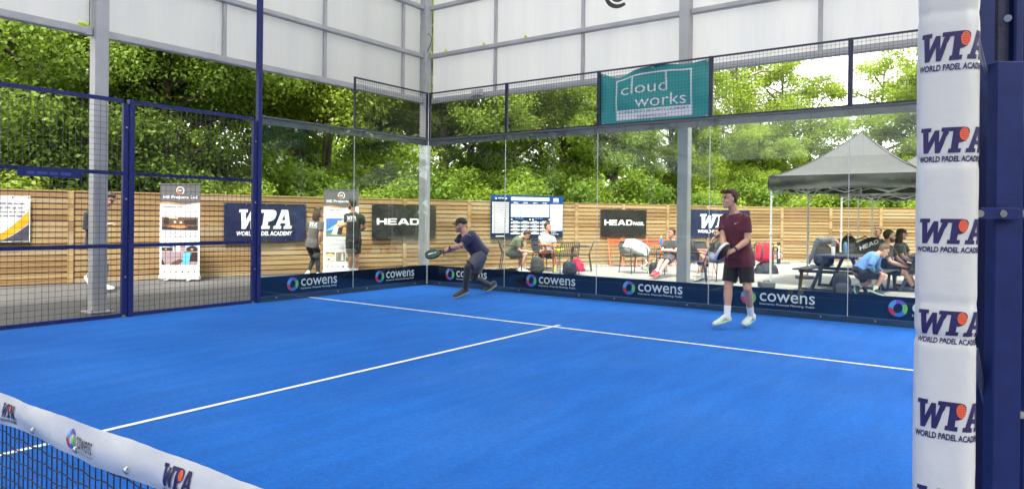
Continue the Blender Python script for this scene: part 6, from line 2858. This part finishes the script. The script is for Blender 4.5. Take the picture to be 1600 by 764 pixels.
P = Pose(21.6)
P.set(pel=(1278, 377.5, 0), hipL=(1278, 378, -.09), hipR=(1279, 377.5, .10), neck=(1304, 374.5, -.05), head=(1313, 379, -.05), shL=(1302, 377.5, -.22), shR=(1303, 375.5, .14), elL=(1302, 391, -.25), elR=(1305, 390, .15), wrL=(1306, 402, -.25), wrR=(1310, 402, .1), haL=(1308, 406, -.25), haR=(1312, 406, .1),
      knL=(1270.5, 395, -.14), anL=(1262.5, 411.5, -.15), toL=(1265.5, 416, -.35), knR=(1283, 395, .12), anR=(1284, 412.5, .2), toR=(1290, 416, .1))
person('bending person in dark trousers leaning far forward behind the picnic table', gp(1278, 21.6), P.J, 'fair', 'dark', 'short', cloth_m('grey_top_cloth', (.075, .075, .082)), 'long', cloth_m('dark_blue_trousers', (.020, .028, .045)), 'trousers', None, .2, cloth_m('black_white_shoe', (.04, .04, .04), .2), None, (.55, 0, -.85), (.85, 0, .5), .98, .010, hem=.02)

P = Pose(13.1)
P.set(pel=(1341, 425.5, 0), hipL=(1342, 426, .10), hipR=(1343, 427, -.10), neck=(1370.5, 398, -.02), head=(1380, 391.8, -.03), shL=(1372, 402, .18), shR=(1366.5, 403, -.20), elL=(1370, 418, .2), elR=(1360, 415.5, -.28), wrL=(1378, 425, .1), wrR=(1365, 423.5, -.20), haL=(1381, 428, .08), haR=(1367, 429, -.18), pnL=(0, 0, -1), pnR=(-.5, .3, -.6), curlL=.3, curlR=.25,
      knR=(1379.5, 430, -.18), anR=(1366.5, 452, -.16), toR=(1378, 463, -.25), knL=(1358, 440, .02), anL=(1341.5, 447.5, .12), toL=(1336, 459, .0))
person('hunched man in blue denim jacket and black shorts, hand on his knee', gp(1355, 13.1), P.J, 'rosy', 'sandy', 'crop', cloth_m('denim_jacket_cloth', srgb(96, 140, 196), .2), 'long', cloth_m('black_shorts_cloth', (.012, .012, .014)), 'shorts', W_SOCK, .24, cloth_m('black_green_shoe', (.03, .035, .03), .2), mat('mint_sole', (.55, .66, .56), .6), (.80, -.1, -.58), (.55, 0, .8), 1.0, .009, spine=.12, hem=.10, waist=.05)
P = Pose(14.0)
P.set(pel=(1387, 420, .1), hipL=(1388, 420.5, .19), hipR=(1388.5, 421, 0), neck=(1384.5, 383, .02), head=(1389.5, 369.5, .0), shL=(1392, 389, .20), shR=(1383, 390.5, -.18), elL=(1403, 405, .2), elR=(1391, 409, -.24), wrL=(1417, 416, .05), wrR=(1416.5, 417, -.12), haL=(1423, 417.5, .03), haR=(1424, 419, -.1), pnL=(0, 0, -1), pnR=(0, 0, -1),
      knR=(1413.5, 425.5, -.14), anR=(1426, 447, -.10), toR=(1440, 455, -.2), knL=(1416, 424.5, .2), anL=(1431, 446, .2), toL=(1444, 453, .1))
person('bearded man in black shirt sitting forearms on knees behind the man in blue', gp(1395, 14.0), P.J, 'fair', 'brown', 'short', cloth_m('black_tee_cloth', (.018, .018, .021)), 'tee', cloth_m('navy_black_shorts', (.014, .015, .020)), 'shorts', None, .2, cloth_m('charcoal_shoe', (.045, .045, .05)), None, (.97, -.25, .02), (0, 0, 1), 1.0, .009, beard='darkstubble', spine=.08)
P = Pose(14.9)
P.set(pel=(1408, 416, .05), hipL=(1409, 416.5, .14), hipR=(1410, 417, -.06), neck=(1406, 378.5, .0), head=(1409, 366.5, .0), shL=(1413, 384, .20), shR=(1404, 385.5, -.16), elL=(1420, 399, .2), elR=(1411, 402, -.2), wrL=(1430, 408, .05), wrR=(1429, 410, -.1), knR=(1431, 420, -.1), anR=(1440, 443, -.1), toR=(1452, 449, -.1), knL=(1433, 419, .2), anL=(1442, 441, .2), toL=(1454, 447, .2))
person('seated person in black cap with brown hair beside the bearded man', gp(1412, 14.9), P.J, 'fair', 'long', 'long', cloth_m('black_tee_cloth', (.018, .018, .021)), 'tee', cloth_m('navy_black_shorts', (.014, .015, .020)), 'shorts', None, .2, cloth_m('charcoal_shoe', (.045, .045, .05)), None, (.98, -.15, .0), (0, 0, 1), .96, .009, cap=cloth_m('black_cap_cloth', (.022, .020, .018)), female=True, spine=.06)
P = Pose(16.6)
P.set(pel=(1372, 402, .0), hipL=(1371, 402.5, -.10), hipR=(1372, 402, .09), neck=(1374, 372.5, .0), head=(1371.5, 362.5, -.02), shL=(1378, 378, -.17), shR=(1369, 377, .16), elL=(1372, 391, -.22), elR=(1360, 385, .15), wrL=(1360, 389, -.2), wrR=(1353, 377, .1), haL=(1354, 390, -.2), haR=(1350, 372, .08), knL=(1348, 405, -.12), anL=(1346, 425, -.1), toL=(1337, 430, -.15), knR=(1349, 405, .12), anR=(1347, 424, .1), toR=(1338, 429, .1))
person('fair haired person in black sitting on the far side of the table, looking left', gp(1372, 16.6), P.J, 'rosy', 'fair', 'short', cloth_m('black_tee_cloth', (.018, .018, .021)), 'long', cloth_m('black_shorts_cloth', (.012, .012, .014)), 'shorts', None, .2, cloth_m('charcoal_shoe', (.045, .045, .05)), None, (-.9, -.35, 0), (0, 0, 1), .95, .010)

# ---- the three people on the left
P = Pose(12.45)
P.set(pel=(145, 380, 0), hipL=(145, 382, .10), hipR=(146, 382, -.10), neck=(153, 325, .0), head=(170, 311.5, .0), shL=(140, 335, .19), shR=(137, 335.5, -.19), elL=(137, 358, .22), elR=(134, 358.5, -.22), wrL=(169, 350, .12), wrR=(168, 351, -.14), haL=(177, 348.5, .08), haR=(176, 349.5, -.1), pnL=(0, 0, -1), pnR=(0, 0, -1), curlL=.5, curlR=.5,
      knR=(163, 410, -.10), anR=(161.5, 445, -.08), toR=(178, 452.5, -.1), knL=(153, 412, .10), anL=(139, 432.5, .12), toL=(143.5, 448, .1))
person('walking person in dark jumper looking at a phone, half hidden by the left column', gp(158, 12.45), P.J, 'fair', 'brown', 'short', cloth_m('dark_jumper_cloth', (.014, .015, .017)), 'long', cloth_m('grey_blue_jeans', (.16, .18, .22), .2), 'trousers', None, .2, cloth_m('white_shoe', (.66, .67, .66), .05), None, (.85, 0, -.52), (.4, 0, .9), 1.0, .009, spine=.06, hem=-.03)

P = Pose(15.6)
P.set(pel=(489, 382, 0), hipL=(484, 384, .02), hipR=(494, 384, -.02), neck=(494.5, 342, .0), head=(498, 331.5, .02), shL=(484, 348.5, .04), shR=(502.5, 349, -.06), elL=(484, 366, .14), elR=(500, 367.5, -.12), wrL=(491, 379, .24), wrR=(499.5, 381.5, -.06), haL=(495, 383, .26), haR=(499.5, 388, -.04), pnR=(1, 0, 0),
      knL=(490, 405, .16), anL=(482, 424.5, -.04), toL=(477, 431.5, .14), knR=(496.5, 406, .05), anR=(497, 427, .0), toR=(501, 432, .22))
P.J['pel'] = P.J['pel'] + V((0, 0, 0))
person('woman in grey shirt and black leggings with long brown hair, seen from behind', gp(490, 15.6), P.J, 'fair', 'long', 'long', cloth_m('warm_grey_shirt_cloth', (.115, .105, .100)), 'tee', cloth_m('black_leggings_cloth', (.014, .014, .016)), 'leggings', W_SOCK, .12, cloth_m('white_shoe', (.66, .67, .66), .05), None, (.75, .65, -.1), (0, 0, 1), .93, .009, female=True, back_print=True, hem=-.12)
P = Pose(16.1)
P.set(pel=(552.5, 373, 0), hipL=(546.5, 374.5, .0), hipR=(558.5, 374.5, .0), neck=(551.5, 331.5, .0), head=(550, 320, .0), shL=(541, 338, .02), shR=(565, 339, -.02), elL=(542.5, 352, -.06), elR=(570, 355.5, .02), wrL=(533.5, 353.5, .10), wrR=(563, 360, .22), haL=(529, 353.5, .16), haR=(557, 362, .28), pnL=(0, 0, 1),
      knL=(547.5, 401, .0), anL=(548, 424, .02), toL=(546, 431, .2), knR=(557, 401, .0), anR=(556.5, 424.5, .04), toR=(559, 431, .22))
person('man in black shirt and shorts with sunglasses, seen from behind by the rollup banner', gp(552, 16.1), P.J, 'tan', 'dark', 'short', cloth_m('black_tee_cloth', (.018, .018, .021)), 'tee', cloth_m('black_shorts_cloth', (.012, .012, .014)), 'shorts', W_SOCK, .22, cloth_m('white_shoe', (.66, .67, .66), .05), None, (-.92, .38, -.03), (0, 0, 1), 1.0, .009, beard='darkstubble', glasses=True, back_print=True, hem=-.12)
